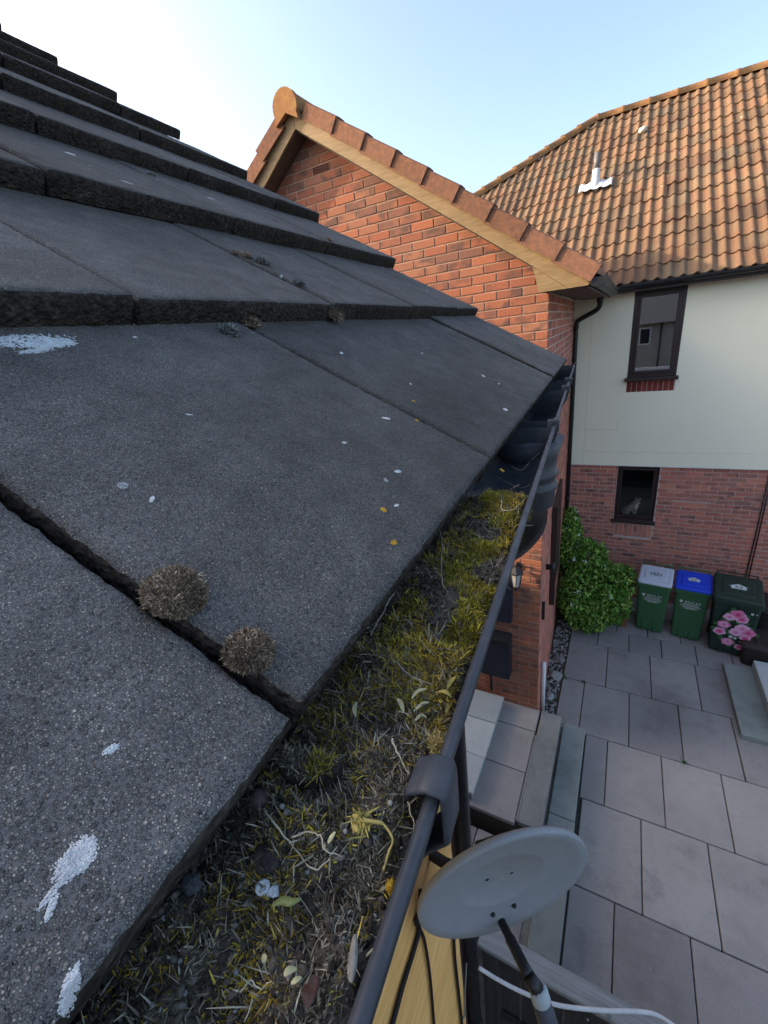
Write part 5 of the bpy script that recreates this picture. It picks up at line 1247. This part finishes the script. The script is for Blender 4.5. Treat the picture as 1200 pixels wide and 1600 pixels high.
# ================================================================== SATELLITE DISH
DC = Vector((-.1840, .744, -1.522)); az, el = math.radians(140), math.radians(-5)
dn = Vector((math.sin(az)*math.cos(el), math.cos(az)*math.cos(el), math.sin(el))); du = dn.cross(Vector((0,0,1))).normalized(); dv = du.cross(dn)
sd = thing('satellite_dish', 'grey oval satellite dish with feed arm below the gutter bracket', 'satellite dish', DC)
NS, NRg = 64, 10; V, F = [], []; RD = .262
def dsurf(f, an, back=0): return DC + (du*math.cos(an)*RD*1.0 + dv*math.sin(an)*RD)*f + dn*(.030*f*f - .030 - back)
for j in range(NRg+1):
    f = j/NRg
    for i in range(NS): V.append(dsurf(f, 2*math.pi*i/NS))
n0 = len(V)
for f, bk in ((1.012,.004),(1.015,.014),(1.0,.022)):
    for i in range(NS): V.append(dsurf(f, 2*math.pi*i/NS, bk))
for i in range(NS): V.append(dsurf(.0, 0, .02) + (dsurf(.97, 2*math.pi*i/NS, .02)-dsurf(0,0,.02))*.98)
for j in range(NRg):
    for i in range(NS): F.append((j*NS+i, j*NS+(i+1)%NS, (j+1)*NS+(i+1)%NS, (j+1)*NS+i))
for r_ in range(3):
    a0 = (NRg*NS if r_ == 0 else n0+(r_-1)*NS); b0 = n0 + r_*NS
    for i in range(NS): F.append((a0+i, a0+(i+1)%NS, b0+(i+1)%NS, b0+i))
F.append(tuple(n0+2*NS+i for i in range(NS)))
mesh('reflector', V, F, MDISH, sd, True)
def on_dish(x, y):
    p = onplane(x, y, DC - dn*.02, dn)
    for _ in range(4):
        f = (p-DC).length/RD; p = onplane(x, y, DC + dn*(.030*f*f - .030), dn)
    return p
MBOLT = simple('bolt_dark', (.02,.02,.022), None, 9, .5)
for x, y in ((760,1371),(798,1360),(803,1414),(770,1428)):
    p = on_dish(x, y); lathe('bolt', [(-.003,.0075),(.005,.0075),(.008,.004)], p, dn, MBOLT, sd, 10)
pa = on_dish(783, 1438) + dn*.004; pl = ray(826,1525)*1.205; pc1 = ray(842,1550)*1.20; pe = ray(868,1640)*1.19
arm = tube('feed_arm', [pa, pa.lerp(pl,.33), pa.lerp(pl,.34), pa.lerp(pl,.85), pl], [.013,.014,.0165,.0165,.0185], MBLK2, sd, 12)
ln_d = (pe-pc1).normalized()
lnb = lathe('lnb', [(0,.024),(.03,.027),(.10,.028),(.12,.026)], pc1+ln_d*.022, ln_d, simple('lnb_grey', (.075,.08,.095), (.06,.065,.08), 12, .5), sd, 18); lathe('collar', [(-.01,.020),(0,.026),(.028,.0265),(.03,.024)], pc1-ln_d*.004, ln_d, simple('collar_pale', (.42,.46,.46), (.36,.40,.40), 20, .6), lnb, 18)
tube('clamp', [pl, pc1], [.018,.022], MBLK2, lnb, 10)
wallp = HP(.80, WI, -1.60); tube('mount_arm', smoothpath([wallp, wallp+Vector((.12,0,-.01)), DC-dn*.10, DC-dn*.05],3), .018, MBLK2, sd, 10)
lathe('mount_plate', [(0,.07),(.006,.07)], wallp+Vector((.002,0,0)), (1,0,0), MBLK2, sd, 12)
box('dish_bracket', (-.05,-.06,-.06), (.05,.0,.06), MBLK2, sd, .006, 1, Matrix.Translation(DC-dn*.055) @ Matrix((du, dn, dv)).transposed().to_4x4())
# cables on the cladding
MCAB = simple('cable_black', (.012,.010,.010), None, 20, .6); MCABG = simple('cable_grey', (.22,.21,.20), None, 20, .6); MCABW = simple('cable_white', (.62,.62,.60), (.5,.5,.49), 20, .5)
WN = Vector((math.cos(GA), -math.sin(GA), 0))
def on_wall(x, y, d=.0): return onplane(x, y, HP(0, WI-.028-d, 0), WN)
for pts, r_, m_, lab in (([(657,1392),(656,1420),(650,1440),(655,1452),(645,1490),(628,1545),(608,1620)], .0075, MCAB, 'black cable bending left down the yellow timber cladding'),
        ([(662,1392),(659,1425),(652,1445),(662,1465),(670,1510),(675,1560),(680,1625)], .0060, MCAB, 'black cable running straight down the yellow timber cladding'),
        ([(709,1462),(711,1500),(716,1545),(724,1620)], .0075, MCAB, 'black cable along the edge of the timber cladding'),
        ([(729,1505),(727,1545),(726,1585),(722,1592)], .0045, MCABG, 'thin grey cable loop beside the downpipe')):
    tag(tube('cable', smoothpath([on_wall(x, y, r_) for x, y in pts], 4), r_, m_, None, 6), lab, 'cable')
tag(tube('cable', smoothpath([onz(x, y, z) for x, y, z in ((748,1512,-2.7),(775,1529,-2.72),(815,1550,-2.74),(868,1570,-2.76),(940,1579,-2.78),(1000,1581,-2.79),(1030,1588,-2.8),(1065,1612,-2.8))], 5), .0085, MCABW, None, 8), 'white cable swinging across in front of the fence', 'cable')

# ================================================================== FENCE
fe = thing('fence', 'dark timber fence with a weathered grey top rail by the downpipe', 'fence', (.6, 1.3, ZP))
box('top_rail', (-.47, 1.243, -3.235), (2.4, 1.348, -3.195), MWOODG, fe, .006)
for x in (-.45, .36, 1.3, 2.2): box('post', (x, 1.262, ZP), (x+.09, 1.35, -3.236), MWOODD, fe, .004)
for z in (-3.42, -4.1, -4.7): box('rail', (-.36, 1.285, z), (2.4, 1.325, z+.08), MWOODD, fe, .003)
x = -.355
while x < 2.3:
    box('board', (x, 1.327+random.uniform(0,.006), ZP+.03), (x+.105, 1.345, -3.27), MWOODD, fe, .002); x += .118
